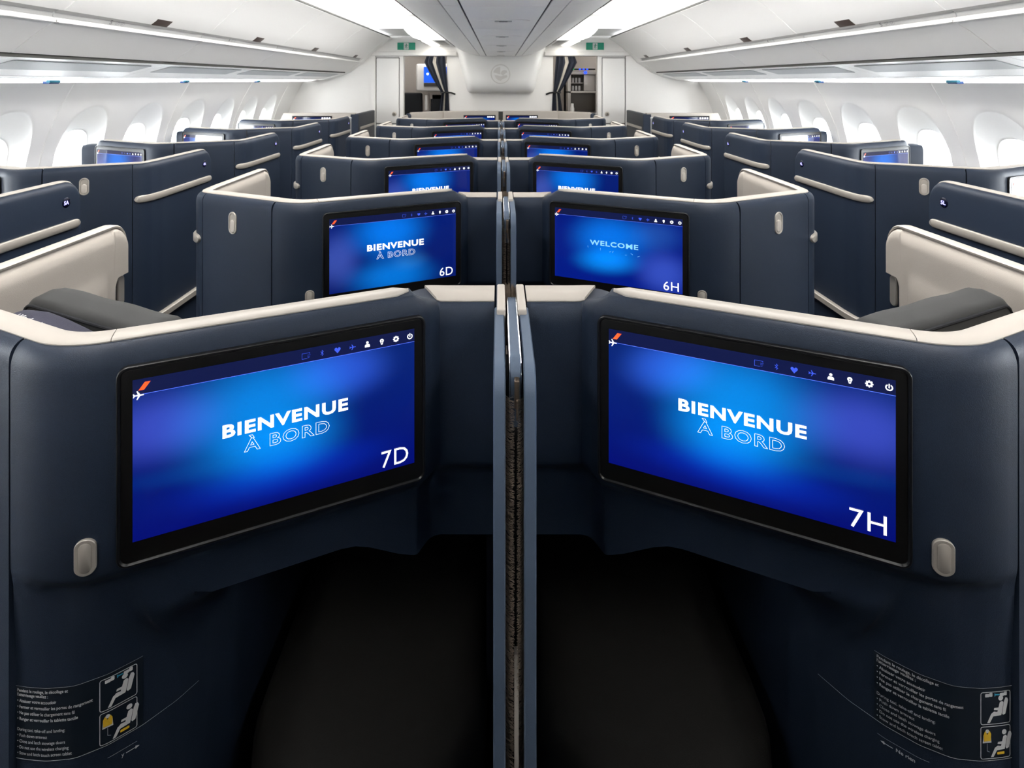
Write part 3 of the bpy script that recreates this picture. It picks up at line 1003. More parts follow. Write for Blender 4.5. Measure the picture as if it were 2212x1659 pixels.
# =================================================================== CENTRE DIVIDERS
def divider(y, label):
    root = thing('seat_divider', label, 'divider', (0, y, 0), 'dividers between the centre seats')
    def plate(x0, x1):
        # side profile: vertical front at y .821, rounded top corner, level top to the cream caps
        loops = []
        for x, ins in ((x0, 0.003), (x0 + 0.002, 0.0), (x1 - 0.002, 0.0), (x1, 0.003)):
            pts = [(1.056, 0.0), (0.800 + ins, 0.0), (0.803 + ins, 0.40), (0.821 + ins, 0.62), (0.821 + ins, 1.11)]
            for k in range(7):
                a = k / 6 * pi / 2
                pts.append((0.861 - (0.040 - ins) * cos(a), 1.110 + (0.036 - ins) * sin(a)))
            pts += [(1.02, 1.148 - ins), (1.056, 1.148 - ins)]
            loops.append([(x, a, b) for a, b in pts])
        return MB().loft(loops).mesh('side_plate', 'post_blue', 40)
    link('side_plate', cached('plateL', lambda: plate(-0.0315, -0.0130)), root)
    link('side_plate', cached('plateR', lambda: plate(0.0150, 0.0335)), root)
    def cover(x0, x1):
        return MB().box(x0, x1, 1.022, 1.152, 1.05, 1.1575, 0.003).mesh('end_cover', 'cream', 40)
    link('end_cover', cached('covL', lambda: cover(-0.0270, -0.0105)), root)
    link('end_cover', cached('covR', lambda: cover(0.0125, 0.0290)), root)
    def blade():
        mb = MB()
        loops = []
        for x, ins in ((-0.0060, 0.0015), (-0.0045, 0.0), (0.0095, 0.0), (0.0110, 0.0015)):
            pts = [(1.10, 1.05), (0.845 + ins, 1.05)]
            for k in range(6):
                a = k / 5 * pi / 2
                pts.append((0.870 - (0.025 - ins) * cos(a), 1.125 + (0.025 - ins) * sin(a)))
            pts += [(1.10, 1.150 - ins)]
            loops.append([(x, a, b) for a, b in pts])
        return mb.loft(loops).mesh('privacy_blade', 'post_blue', 40)
    link('privacy_blade', cached('blade', blade), root)
    def edges():
        mb = MB()
        for x in (-0.0062, 0.0112):
            mb.tube([(x, 1.10, 1.149), (x, 0.872, 1.149), (x, 0.856, 1.143), (x, 0.848, 1.130), (x, 0.8455, 1.10)], 0.0012, 8)
        return mb.mesh('chrome_edging', 'chrome')
    link('chrome_edging', cached('edges', edges), root)
    def clip():
        return MB().box(0.0005, 0.0085, 0.832, 0.846, 1.085, 1.128, 0.002).box(0.0030, 0.0065, 0.828, 0.836, 1.07, 1.10, 0.001).mesh('bronze_clip', 'bronze')
    link('bronze_clip', cached('clip', clip), root)
    def back():
        return MB().box(-0.0135, 0.0155, 0.852, 1.07, 0.0, 1.05).mesh('core', 'black')
    link('core', cached('core', back), root)
    def strip():
        mb = MB()
        loops = []
        for x in (0.0005, 0.0068):
            loops.append([(x, 0.845, 0.0), (x, 0.825, 0.0), (x, 0.826, 0.63), (x, 0.834, 0.712 - (0.006 if x > 0.003 else 0)), (x, 0.845, 0.712)])
        return mb.loft(loops).mesh('cream_edge_strip', 'cream')
    link('cream_edge_strip', cached('strip', strip), root)
    def brush(sd):
        rnd = random.Random(3 + sd)
        mb = MB()
        n = 1500
        for i in range(n):
            z = 0.30 + 0.80 * i / n
            x0 = -0.0130 if sd < 0 else 0.0150
            x1 = 0.0012 - rnd.random() * 0.0035 if sd < 0 else 0.0038 + rnd.random() * 0.003
            y0 = 0.838 + rnd.random() * 0.012
            y1 = 0.826 + rnd.random() * 0.01
            dz = rnd.uniform(-0.004, 0.004)
            dz1 = dz + rnd.uniform(-0.002, 0.003) + 0.002
            w = 0.00020 + rnd.random() * 0.00012
            xm = (x0 + x1) / 2
            pts = [(x0, y0, z), (xm, (y0 + y1) / 2 - 0.002, z + dz * 0.6), (x1, y1, z + dz1)]
            vs_ = []
            for k, p in enumerate(pts):
                ww = w * (1 - 0.35 * k)
                vs_ += [(p[0], p[1], p[2] - ww), (p[0], p[1] - 0.0004, p[2] + ww), (p[0], p[1] + 0.0004, p[2] + ww)]
            fs_ = []
            for k in range(2):
                for q in range(3):
                    fs_.append((k * 3 + q, k * 3 + (q + 1) % 3, k * 3 + 3 + (q + 1) % 3, k * 3 + 3 + q))
            mb.add(vs_, fs_)
        return mb.mesh('brush_strip', 'bristle', 0, False)
    for sd in (-1, 1):
        b = link('brush_strip', cached(('brush', sd), lambda: brush(sd)), root)
        b['kind'] = 'stuff'
    def tuft():
        rnd = random.Random(11)
        mb = MB()
        for i in range(420):
            x = rnd.uniform(-0.0100, 0.0120)
            sgn = -1 if x < 0.001 else 1
            y = rnd.uniform(1.105, 1.17)
            x1 = x + sgn * rnd.uniform(0.0, 0.004)
            mb.tube([(x * 0.3, y, 1.118), (x, y - 0.004, 1.140), (x1, y - 0.016, 1.150 + rnd.uniform(-0.004, 0.005) + 0.010 * (1 - abs(x) / 0.012))], [0.00035, 0.0003, 0.00018], 4, False)
        return mb.mesh('brush_tuft', 'bristle', 0, False)
    b = link('brush_tuft', cached('tuft', tuft), root)
    b['kind'] = 'stuff'
    return root
for k in range(6):
    divider(PITCH * k, ['blue-grey divider post with bristle strip between the 7D and 7H screens',
                        'blue-grey divider post with bristle strip between the 6D and 6H screens'][k] if k < 2 else
            f'narrow blue-grey divider post on the centre line, {ORD[k]} one from the camera')

# =================================================================== SEATS IN THE NEAREST ROW
def cushion(w, d, h, r=0.03, puff=0.012, nx=14, ny=6, nz=5):
    """a soft box centred on x, from y 0..d, z 0..h"""
    bm = bmesh.new()
    bmesh.ops.create_cube(bm, size=1)
    bmesh.ops.subdivide_edges(bm, edges=bm.edges[:], cuts=7, use_grid_fill=True)
    out = []
    for v in bm.verts:
        x, y, z = v.co * 2
        p = 7.0
        l = (abs(x) ** p + abs(y) ** p + abs(z) ** p) ** (1 / p)
        x, y, z = x / l, y / l, z / l
        b = 1 + puff * (1 - x * x) * (1 - z * z) * 2
        out.append((x * w / 2, (y * b * 0.5 + 0.5) * d, (z * (1 + puff * (1 - x * x)) * 0.5 + 0.5) * h))
    bm.verts.index_update()
    fs_ = [[v.index for v in f.verts] for f in bm.faces]
    bm.free()
    return out, fs_

def seat(sx, dx, label):
    # local frame: x along the backrest towards the aisle, y forward
    root = thing('lounge_seat', label, 'seat', (sx * (-0.842 + dx), 1.036 + abs(dx) * 0.1, 0), 'seats behind the nearest shells', (0, 0, sx * -0.42))
    loops = []
    n = 40
    hl, dep, zt, zb = 0.215, 0.078, 1.146, 0.86
    for k in range(n + 1):
        x = -hl * cos(pi * k / n)
        e = 1 - (abs(x) / hl)
        top = zt - 0.055 * max(0.0, 1 - e / 0.20) ** 2.2 + 0.004 * sin(x * 40) * 0.3
        d = dep * (1 - 0.55 * max(0.0, 1 - e / 0.10) ** 2)
        r = min(0.024, d * 0.4)
        y0_ = (dep - d) / 2
        l = [(x, y0_ + 0.004, zb), (x, y0_, zb + 0.03), (x, y0_ - 0.003, (zb + top) / 2), (x, y0_ - 0.001, top - 0.022)]
        for q in range(1, 6):
            a = q / 5 * pi / 2
            l.append((x, y0_ + 0.016 * (1 - cos(a)), top - 0.020 + 0.018 * sin(a)))
        l.append((x, y0_ + d * 0.5, top + 0.003))
        for q in range(0, 6):
            a = q / 5 * pi / 2
            l.append((x, y0_ + d - r + r * sin(a), top - r + r * cos(a)))
        l += [(x, y0_ + d + 0.004, (zb + top) / 2), (x, y0_ + d, zb)]
        loops.append(l)
    hd = link('headrest', MB().loft(loops).mesh('headrest', 'seat_grey', 60), root)
    pp = MB()
    pts = []
    for k in range(n + 1):
        x = -(hl - 0.002) * cos(pi * k / n)
        e = 1 - (abs(x) / hl)
        top = zt - 0.055 * max(0.0, 1 - e / 0.20) ** 2.2
        y0_ = dep * 0.55 * max(0.0, 1 - e / 0.10) ** 2 / 2
        pts.append((x, y0_ - 0.0005, top - 0.017))
    pp.tube(pts, 0.0034, 8)
    link('piping', pp.mesh('piping', 'seat_dark'), hd)
    v, f = cushion(0.40, 0.12, 0.50)
    mb = MB(); mb.add([(x, y + 0.02 + (0.50 - z) * 0.12, z + 0.36) for x, y, z in v], f)
    link('backrest', mb.mesh('backrest', 'seat_dark', 60), root)
    v, f = cushion(0.42, 0.44, 0.14)
    mb = MB(); mb.add([(x - sx * (0.06 + dx), y + 0.10, z + 0.32) for x, y, z in v], f)
    link('seat_cushion', mb.mesh('seat_cushion', 'seat_dark', 60), root, rot=(0, 0, sx * 0.42))
    mb = MB().box(-0.17 - sx * (0.06 + dx), 0.17 - sx * (0.06 + dx), 0.14, 0.50, 0.0, 0.33, 0.01)
    link('seat_base', mb.mesh('seat_base', 'navy_dark'), root, rot=(0, 0, sx * 0.42))
    return root
seat(1, 0.028, 'grey headrest seat behind the left nearest shell, a navy pillow leaning on it')
seat(-1, 0.0, 'grey headrest seat behind the right nearest shell, without a pillow')

def pillow():
    root = thing('pillow', 'navy ribbed pillow with white lettering behind the left rim', 'pillow', (-0.822, 0.934, 0.744), None, (0, 0, -0.445))
    v, f = cushion(0.50, 0.085, 0.385)
    out = []
    for x, y, z in v:
        e = min(1.0, abs(x) / 0.25)
        yy = 0.0425 + (y - 0.0425) * (1 - 0.55 * e ** 3)
        out.append((x, yy + 0.012, z - 0.030 * e ** 4 * (z / 0.385) - 0.02 * (x / 0.23)))
    mb = MB(); mb.add(out, f)
    link('pillow_cover', mb.mesh('pillow_cover', 'pillow_navy', 60), root)
    t = MB()
    def mp(a, b, off):
        # wraps the lettering over the top edge of the cushion
        ph = math.radians(55 + 42 * b)
        x, y, z = a / 0.25, -cos(ph), sin(ph)
        l = (abs(x) ** 7 + abs(y) ** 7 + abs(z) ** 7) ** (1 / 7.0)
        X, Y, Z = x / l, y / l, z / l
        bb = 1 + 0.012 * (1 - X * X) * (1 - Z * Z) * 2
        yy, zz = (Y * bb * 0.5 + 0.5) * 0.085, (Z * (1 + 0.012 * (1 - X * X)) * 0.5 + 0.5) * 0.385
        e = abs(a) / 0.25
        yy = 0.0425 + (yy - 0.0425) * (1 - 0.55 * e ** 3)
        return (a, yy + 0.012 - 0.0015, zz - 0.030 * e ** 4 * (zz / 0.385) - 0.02 * (a / 0.23) + 0.0015)
    put_text(t, mp, '| Vie des dimanses | Ai', -0.150, 0.25, 0.17, 0.50, bold=0.02, off=0.0)
    link('lettering', t.mesh('lettering', 'print_white', 0, False), root)
pillow()

# =================================================================== CABIN SHELL
Y0, Y1 = -3.2, 7.25
def prism(mb, prof, y0, y1, sx=1, closed=False, ny=1, caps=False):
    loops = []
    for k in range(ny + 1):
        y = y0 + (y1 - y0) * k / ny
        loops.append([(sx * x, y, z) for x, z in prof])
    mb.loft(loops, closed, caps)

struct('floor', MB().box(-3.0, 3.0, Y0, 10.0, -0.03, 0.0).mesh('floor', 'carpet'))

WALL = [(2.500, 1.606), (2.513, 1.583), (2.565, 1.50), (2.610, 1.42), (2.652, 1.33), (2.690, 1.24), (2.722, 1.14), (2.746, 1.03), (2.760, 0.92), (2.767, 0.80), (2.767, 0.66), (2.767, 0.30), (2.766, 0.0)]
def taper(p):
    # the cabin narrows towards the front
    x, y, z = p
    d = 0.042 * (5.0 - max(2.0, y))
    return (x + math.copysign(d, x), y, z)
def wall_x(z):
    for i in range(1, len(WALL)):
        if WALL[i][1] <= z <= WALL[i - 1][1]:
            t = (WALL[i - 1][1] - z) / (WALL[i - 1][1] - WALL[i][1])
            t2 = t
            return WALL[i - 1][0] + (WALL[i][0] - WALL[i - 1][0]) * t2
    return WALL[-1][0] if z < 0.5 else WALL[0][0]
BAY = 0.573
W_Y0 = 3.03
bays = [W_Y0 + BAY * i for i in range(-10, 7)]
ZB, ZT = 0.55, 1.606
WC, RC = 1.075, 1.115      # window centre and recess centre heights
def bay_mesh(sx):
    mb = MB()
    angs = [2 * pi * k / 56 for k in range(56)]
    hw = BAY / 2
    corner = [math.atan2(ZT - WC, hw), math.atan2(ZT - WC, -hw), math.atan2(ZB - WC, -hw) % (2 * pi), math.atan2(ZB - WC, hw) % (2 * pi)]
    angs = sorted(angs + corner)
    def rect(a):
        c, s = cos(a), sin(a)
        tx = hw / abs(c) if abs(c) > 1e-9 else 1e9
        tz = ((ZT - WC) if s > 0 else (WC - ZB)) / abs(s) if abs(s) > 1e-9 else 1e9
        t = min(tx, tz)
        return c * t, WC + s * t
    def sup(a, rx, rz, cz, p=2.5):
        c, s = cos(a), sin(a)
        t = (abs(c / rx) ** p + abs(s / rz) ** p) ** (-1 / p)
        return c * t, cz + s * t
    loops = []
    for t in [0, 0.15, 0.3, 0.45, 0.6, 0.75, 0.9, 1.0]:
        l = []
        for a in angs:
            r = rect(a); e = sup(a, 0.190, 0.300, RC, 2.3)
            y = r[0] + (e[0] - r[0]) * t; z = r[1] + (e[1] - r[1]) * t
            l.append((sx * wall_x(z), y, z))
        loops.append(l)
    steps = [(0.03, 0.004), (0.10, 0.010), (0.35, 0.026), (0.7, 0.044), (0.92, 0.055), (1.0, 0.062)]
    for t, dep in steps:
        l = []
        for a in angs:
            e = sup(a, 0.190, 0.300, RC, 2.3); w = sup(a, 0.128, 0.186, WC, 2.6)
            y = e[0] + (w[0] - e[0]) * t; z = e[1] + (w[1] - e[1]) * t
            l.append((sx * (wall_x(z) + dep), y, z))
        loops.append(l)
    for k_, dep in ((0.985, 0.075), (0.97, 0.12)):
        l = []
        for a in angs:
            w = sup(a, 0.128 * k_, 0.186 * k_, WC, 2.6)
            l.append((sx * (wall_x(w[1]) + dep), w[0], w[1]))
        loops.append(l)
    mb.loft(loops, True, False)
    return mb.mesh('bay', 'wall_white', 50), [(y, z) for (x, y, z) in loops[-1]]
wn = 0
for sx, side in ((-1, 'left'), (1, 'right')):
    me, hole = bay_mesh(sx)
    mb = MB()
    base_v = [v.co[:] for v in me.vertices]
    base_f = [tuple(p.vertices) for p in me.polygons]
    for y in bays:
        mb.add([(a, b + y, c) for a, b, c in base_v], base_f)
    low = [(x, z) for x, z in WALL if z < ZB]
    low = [(wall_x(ZB), ZB)] + low
    prism(mb, [(x, z) for x, z in low], Y0, Y1, sx)
    ya, yb = bays[0] - BAY / 2, bays[-1] + BAY / 2
    prism(mb, [(x, z) for x, z in WALL if z > ZB] + [(wall_x(ZB), ZB)], yb - 0.002, Y1, sx)
    prism(mb, [(x, z) for x, z in WALL if z > ZB] + [(wall_x(ZB), ZB)], Y0, ya + 0.002, sx)
    mb.v = [taper(p) for p in mb.v]
    wall = struct('wall_' + side, mb.mesh('wall_' + side, 'wall_white', 50))
    # thin joints between the double-window panels
    jt = MB()
    for i in range(-3, 4):
        yj = W_Y0 + BAY * (0.5 + 2 * i)
        loops = []
        for yy, dd in ((yj - 0.006, -0.001), (yj - 0.004, 0.005), (yj + 0.004, 0.005), (yj + 0.006, -0.001)):
            loops.append([(sx * (x - dd), yy, z) for x, z in WALL if z > 0.3])
        jt.loft(loops, False, False)
    jt.v = [taper(p) for p in jt.v]
    j = link('panel_joint', jt.mesh('panel_joint', 'plastic_white'), wall)
    for y in bays:
        wn += 1
        pv = [(sx * (wall_x(z) + 0.118), y + a, z) for a, z in hole]
        pm = MB(); pm.add(pv, [tuple(range(len(pv)))])
        pm.v = [taper(p) for p in pm.v]
        wdw = struct(f'window_{wn}', pm.mesh('window', 'pane', 0, False))
        # inner transparent dust cover edge ring
        rg = MB()
        lo = []
        for k_, dep in ((0.97, 0.058), (0.955, 0.064), (0.955, 0.07)):
            lo.append([(sx * (wall_x(z) + dep), y + a * k_ / 0.97, WC + (z - WC) * k_ / 0.97) for a, z in hole])
        rg.loft(lo, True, False)
        rg.v = [taper(p) for p in rg.v]
        link('window_frame', rg.mesh('window_frame', 'plastic_white', 50), wdw)

# sidewall wash light housing and ceiling -------------------------------------------------
for sx, side in ((-1, 'left'), (1, 'right')):
    m = MB()
    prism(m, [(2.300, 1.606), (2.340, 1.598), (2.350, 1.5965)], Y0, 7.0, sx)
    prism(m, [(2.490, 1.574), (2.493, 1.578), (2.493, 1.640)], Y0, 7.0, sx)
    prism(m, [(2.300, 1.606), (2.300, 1.640), (2.78, 1.64), (2.78, 1.50), ], Y0, Y1, sx)
    t = struct('trim_1' if sx < 0 else 'trim_2', m.mesh('cove_trim', 'plastic_white', 30))
    lm = MB()
    lm.add([(sx * 2.350, -1.2, 1.5965), (sx * 2.490, -1.2, 1.574), (sx * 2.490, 7.0, 1.574), (sx * 2.350, 7.0, 1.5965)], [(0, 1, 2, 3)])
    tag(link('wash_light', lm.mesh('wash_light', 'light_wash', 0)), f'white light line washing down the {side} window wall', 'light strip')

# aisle ceilings: vaulted channels with a luminous panel
def ceiling_prof():
    pts = [(1.425, 2.150), (1.40, 2.19), (1.34, 2.27), (1.26, 2.335), (1.17, 2.375), (1.08, 2.395)]
    pts2 = [(0.86, 2.395), (0.77, 2.375), (0.68, 2.33), (0.62, 2.27), (0.59, 2.20)]
    return pts, pts2
cm = MB()
pa, pb = ceiling_prof()
for sx in (-1, 1):
    prism(cm, pa, Y0, 5.95, sx)
    prism(cm, pb, Y0, 5.95, sx)
    prism(cm, [(1.08, 2.395), (1.08, 2.42), (0.86, 2.42), (0.86, 2.395)], Y0, 5.95, sx)
    # stepped down end of the vault, over the cross aisle
    ends = [(1.295, 2.31), (1.26, 2.335), (1.17, 2.375), (1.08, 2.395), (0.86, 2.395), (0.77, 2.375), (0.68, 2.33), (0.655, 2.31)]
    cm.add([(sx * x, 5.95, z) for x, z in ends], [tuple(range(len(ends)))])
    prism(cm, [(1.7, 2.31), (0.50, 2.31)], 5.95, 6.21, sx)
    cm.add([(sx * 1.7, 6.21, 2.35), (sx * 0.5, 6.21, 2.35), (sx * 0.5, 6.21, 2.178), (sx * 1.7, 6.21, 2.178)], [(0, 1, 2, 3)])
    prism(cm, [(1.7, 2.178), (0.50, 2.178)], 6.21, 10.0, sx)
cm.add([(-2.8, Y0, 2.45), (2.8, Y0, 2.45), (2.8, 10, 2.45), (-2.8, 10, 2.45)], [(0, 1, 2, 3)])
struct('ceiling', cm.mesh('ceiling', 'wall_white', 50))
for sx, side in ((-1, 'left'), (1, 'right')):
    # added unseen strip on the centre bins' flank, brightening the side bin doors
    lm = MB().box(sx * 0.600, sx * 0.606, -0.60, 5.90, 2.13, 2.24)
    tag(link('bin_fill_light', lm.mesh('bin_fill_light', 'light_fill', 0)), f'unseen added fill light on the {side} flank of the centre bins', 'light strip')
    y = -0.70
    while y < 5.8:
        ye = min(y + 1.5, 5.90)
        lm = MB().box(sx * 0.87, sx * 1.07, y + 0.005, ye - 0.005, 2.398, 2.408)
        q = tag(link('ceiling_light', lm.mesh('ceiling_light', 'light_panel', 0)), f'bright white ceiling light running above the {side} aisle', 'ceiling light', f'ceiling light segments above the {side} aisle')
        y += 1.5

# lamp housings over the galley entries
for sx, side in ((-1, 'left'), (1, 'right')):
    prof = [(0.597, 2.174), (1.105, 2.174), (1.06, 2.12), (1.00, 2.075), (0.93, 2.050), (0.86, 2.045), (0.597, 2.045)]
    mb = MB(); prism(mb, prof, 6.205, 7.19, sx, True, 1, True)
    root = tag(link('lamp_housing', mb.mesh('lamp_housing', 'plastic_white', 40)), f'white ceiling lamp housing in front of the {side} galley entry', 'lamp housing', 'lamp housings over the galley entries')
    lm = MB().box(sx * 0.905, sx * 0.80, 6.24, 7.15, 2.038, 2.048, 0.004)
    link('lamp_tube', lm.mesh('lamp_tube', 'light_spot', 0), root)
    g = MB().box(sx * 0.76, sx * 0.66, 6.30, 7.10, 2.041, 2.048, 0.003)
    link('grille', g.mesh('grille', 'bin_grey'), root)

# =================================================================== OVERHEAD BINS (sides)
DOOR = [(1.797, 1.842), (1.752, 1.885), (1.700, 1.935), (1.640, 1.990), (1.570, 2.048), (1.500, 2.098), (1.430, 2.138)]
BELLY = [(1.985, 1.698), (1.960, 1.716), (1.915, 1.752), (1.870, 1.786), (1.826, 1.813), (1.805, 1.823)]
seams = [-2.2, -1.1, 0.0, 1.1, 2.20, 3.30, 4.42, 5.70, 7.04]
lat_y = [-1.65, -0.55, 0.55, 1.70, 2.82, 3.95, 5.17, 6.62]
binname = {3: 'nearest', 4: 'second', 5: 'third', 6: 'fourth', 7: 'last, beside the cabin front wall'}
for sx, side in ((-1, 'left'), (1, 'right')):
    for i in range(len(seams) - 1):
        a, b = seams[i] + 0.003, seams[i + 1] - 0.003
        lab = f'white overhead luggage bin along the {side} wall, ' + binname.get(i, 'behind the camera')
        root = thing('overhead_bin', lab, 'overhead bin', (0, 0, 0), f'overhead bins along the {side} wall')
        mb = MB()
        prof = [(x - 0.0, z) for x, z in BELLY] + [(1.800, 1.830), (1.812, 1.840), (2.05, 1.90), (2.25, 1.80), (2.2, 1.75), (2.02, 1.72)]
        prism(mb, prof, a, b, sx, True, 1, True)
        link('bin_body', mb.mesh('bin_body', 'bin_white', 40), root)
        # bright lower lip
        mb = MB()
        mb.tube([(sx * 1.806, a, 1.824), (sx * 1.806, b, 1.824)], 0.0045, 10)
        link('lip', mb.mesh('lip', 'plastic_white', 60), root)
        # recessed finger strip, the shade of its recess put into the darker grey
        mb = MB()
        prism(mb, [(1.808, 1.832), (1.818, 1.845), (1.812, 1.862), (1.790, 1.874), (1.785, 1.89), (1.83, 1.89), (1.84, 1.83)], a, b, sx, True, 1, True)
        link('finger_strip', mb.mesh('finger_strip', 'bin_grey', 40), root)
        mb = MB()
        dprof = [(1.783, 1.872), (1.775, 1.868)] + [(x, z) for x, z in DOOR[1:]]
        dprof = dprof + [(x + 0.02, z + 0.02) for x, z in reversed(dprof)]
        prism(mb, dprof, a, b, sx, True, 1, True)
        d = link('bin_door', mb.mesh('bin_door', 'bin_white', 40), root)
        ly = lat_y[i]
        mb = MB()
        # latch paddle lying on the door just above the strip
        def on_door(t):  # t along the door from its lower edge
            x0, z0 = 1.775, 1.868; x1, z1 = 1.700, 1.935
            l = hypot(x1 - x0, z1 - z0)
            nx, nz = -(z1 - z0) / l, -(x0 - x1) / l
            return x0 + (x1 - x0) * t / l, z0 + (z1 - z0) * t / l, nx, nz
        loops = []
        for off in (-0.002, 0.003, 0.004):
            l = []
            ins = 0.003 if off > 0.0035 else 0
            for (yy, t) in ((ly - 0.062 + ins, 0.001), (ly + 0.062 - ins, 0.001), (ly + 0.062 - ins, 0.044 - ins), (ly - 0.062 + ins, 0.044 - ins)):
                x, z, nx, nz = on_door(t)
                l.append((sx * (x + nx * off), yy, z + nz * off))
            loops.append(l)
        mb.loft(loops)
        link('latch', mb.mesh('latch', 'latch_brown'), root)
        # printed row marks on the strip
        if i >= 3:
            t = MB()
            # sign-lettering faces the aisle
            def mp(u, v, off, ly=a + 0.25, sx=sx):
                return (sx * (1.8105 - 0.55 * v - off * 0.8), ly + (u if sx < 0 else 0.2 - u) * 1.0, 1.838 + 0.8 * v)
            def mp2(u, v, off):
                x, y, z = mp(u, v, off)
                return (x - sx * 0.0, y, z)
            num = str({3: 6, 4: 5, 5: 4, 6: 3, 7: 2}[i])
            px = 0.0
            def mpr(u, v, off):
                # front plane of the strip
                return (sx * (1.8155 - (0.5 * v) - 0.006), (a + 0.30 + u) if sx < 0 else (a + 0.42 - u), 1.840 + v * 0.85)
            link_t = MB()
            put_text(link_t, mpr, num, 0.0, 0.004, 0.016, 0.022, bold=0.02, off=0.0)
            stroke(link_t, mpr, rr(0.024, 0.018, 0.006, 3, 0.050, 0.015), 0.0012, 0, True)
            stroke(link_t, mpr, rr(0.024, 0.018, 0.006, 3, 0.084, 0.015), 0.0012, 0, True)
            stroke(link_t, mpr, [(0.044, 0.010), (0.056, 0.020)], 0.002, 0)
            stroke(link_t, mpr, [(0.078, 0.010), (0.090, 0.020)], 0.002, 0)
            link('row_marking', link_t.mesh('row_marking', 'print_grey', 0, False), root)
        # passenger service panel under the bin
        mb = MB()
        mb2 = MB()
        P = [(2.008, 1.684), (2.03, 1.680), (2.28, 1.614), (2.298, 1.608)]
        prism(mb, P + [(2.298, 1.66), (2.01, 1.71)], a, b, sx, True, 1, True)
        ps = link('service_panel', mb.mesh('service_panel', 'bin_white', 40), root)
        def pp_(f, off):
            x = 2.03 + 0.25 * f; z = 1.680 - 0.066 * f
            return x - 0.277 * off, z - 0.96 * off
        loops = []
        for off, ins in ((-0.001, 0), (0.003, 0), (0.004, 0.004)):
            l = []
            for (f, yy) in ((0.12, a + 0.09 + ins), (0.12, b - 0.09 - ins), (0.62, b - 0.09 - ins), (0.62, a + 0.09 + ins)):
                x, z = pp_(f, off); l.append((sx * x, yy, z))
            loops.append(l)
        mb2.loft(loops)
        link('grey_inset', mb2.mesh('grey_inset', 'psu_grey'), ps)
    # dark joint between bins and service panels and the backing behind
    mb = MB().box(sx * 1.996, sx * 2.006, Y0, 7.02, 1.682, 1.712)
    mb.box(sx * 1.416, sx * 1.430, Y0, 7.02, 2.140, 2.152)
    struct('trim_3' if sx < 0 else 'trim_4', mb.mesh('joint', 'slot_dark'))
    # closing arch beyond the last bin
    mb = MB()
    prof = [(1.425, 2.15)] + list(reversed(DOOR)) + list(reversed(BELLY)) + [(2.004, 1.688), (2.15, 1.635), (2.30, 1.60), (2.49, 1.585), (2.6, 1.7), (2.3, 2.2)]
    prism(mb, prof, 7.045, Y1 - 0.005, sx, True, 1, True)
    struct('trim_5' if sx < 0 else 'trim_6', mb.mesh('arch', 'bin_white', 40))
    # little coloured tags hanging at the wash light
    for yt, big in ((2.86, 1), (4.10, 0.8), (5.35, 0.6)):
        tg = MB().box(sx * 2.37, sx * 2.39, yt, yt + 0.07 * big, 1.574, 1.588, 0.002)
        tg2 = MB().box(sx * 2.39, sx * 2.425, yt + 0.02, yt + 0.085 * big, 1.568, 1.582, 0.002)
        ro = thing('light_tag', f'small teal tag stuck by the {side} wash light, ' + {2.86: 'nearest one', 4.10: 'middle one', 5.35: 'farthest one'}[yt], 'tag', (0, 0, 0), f'teal tags along the {side} wash light')
        link('teal_strip', tg.mesh('teal_strip', 'tag_teal'), ro)
        link('blue_strip', tg2.mesh('blue_strip', 'tag_blue'), ro)

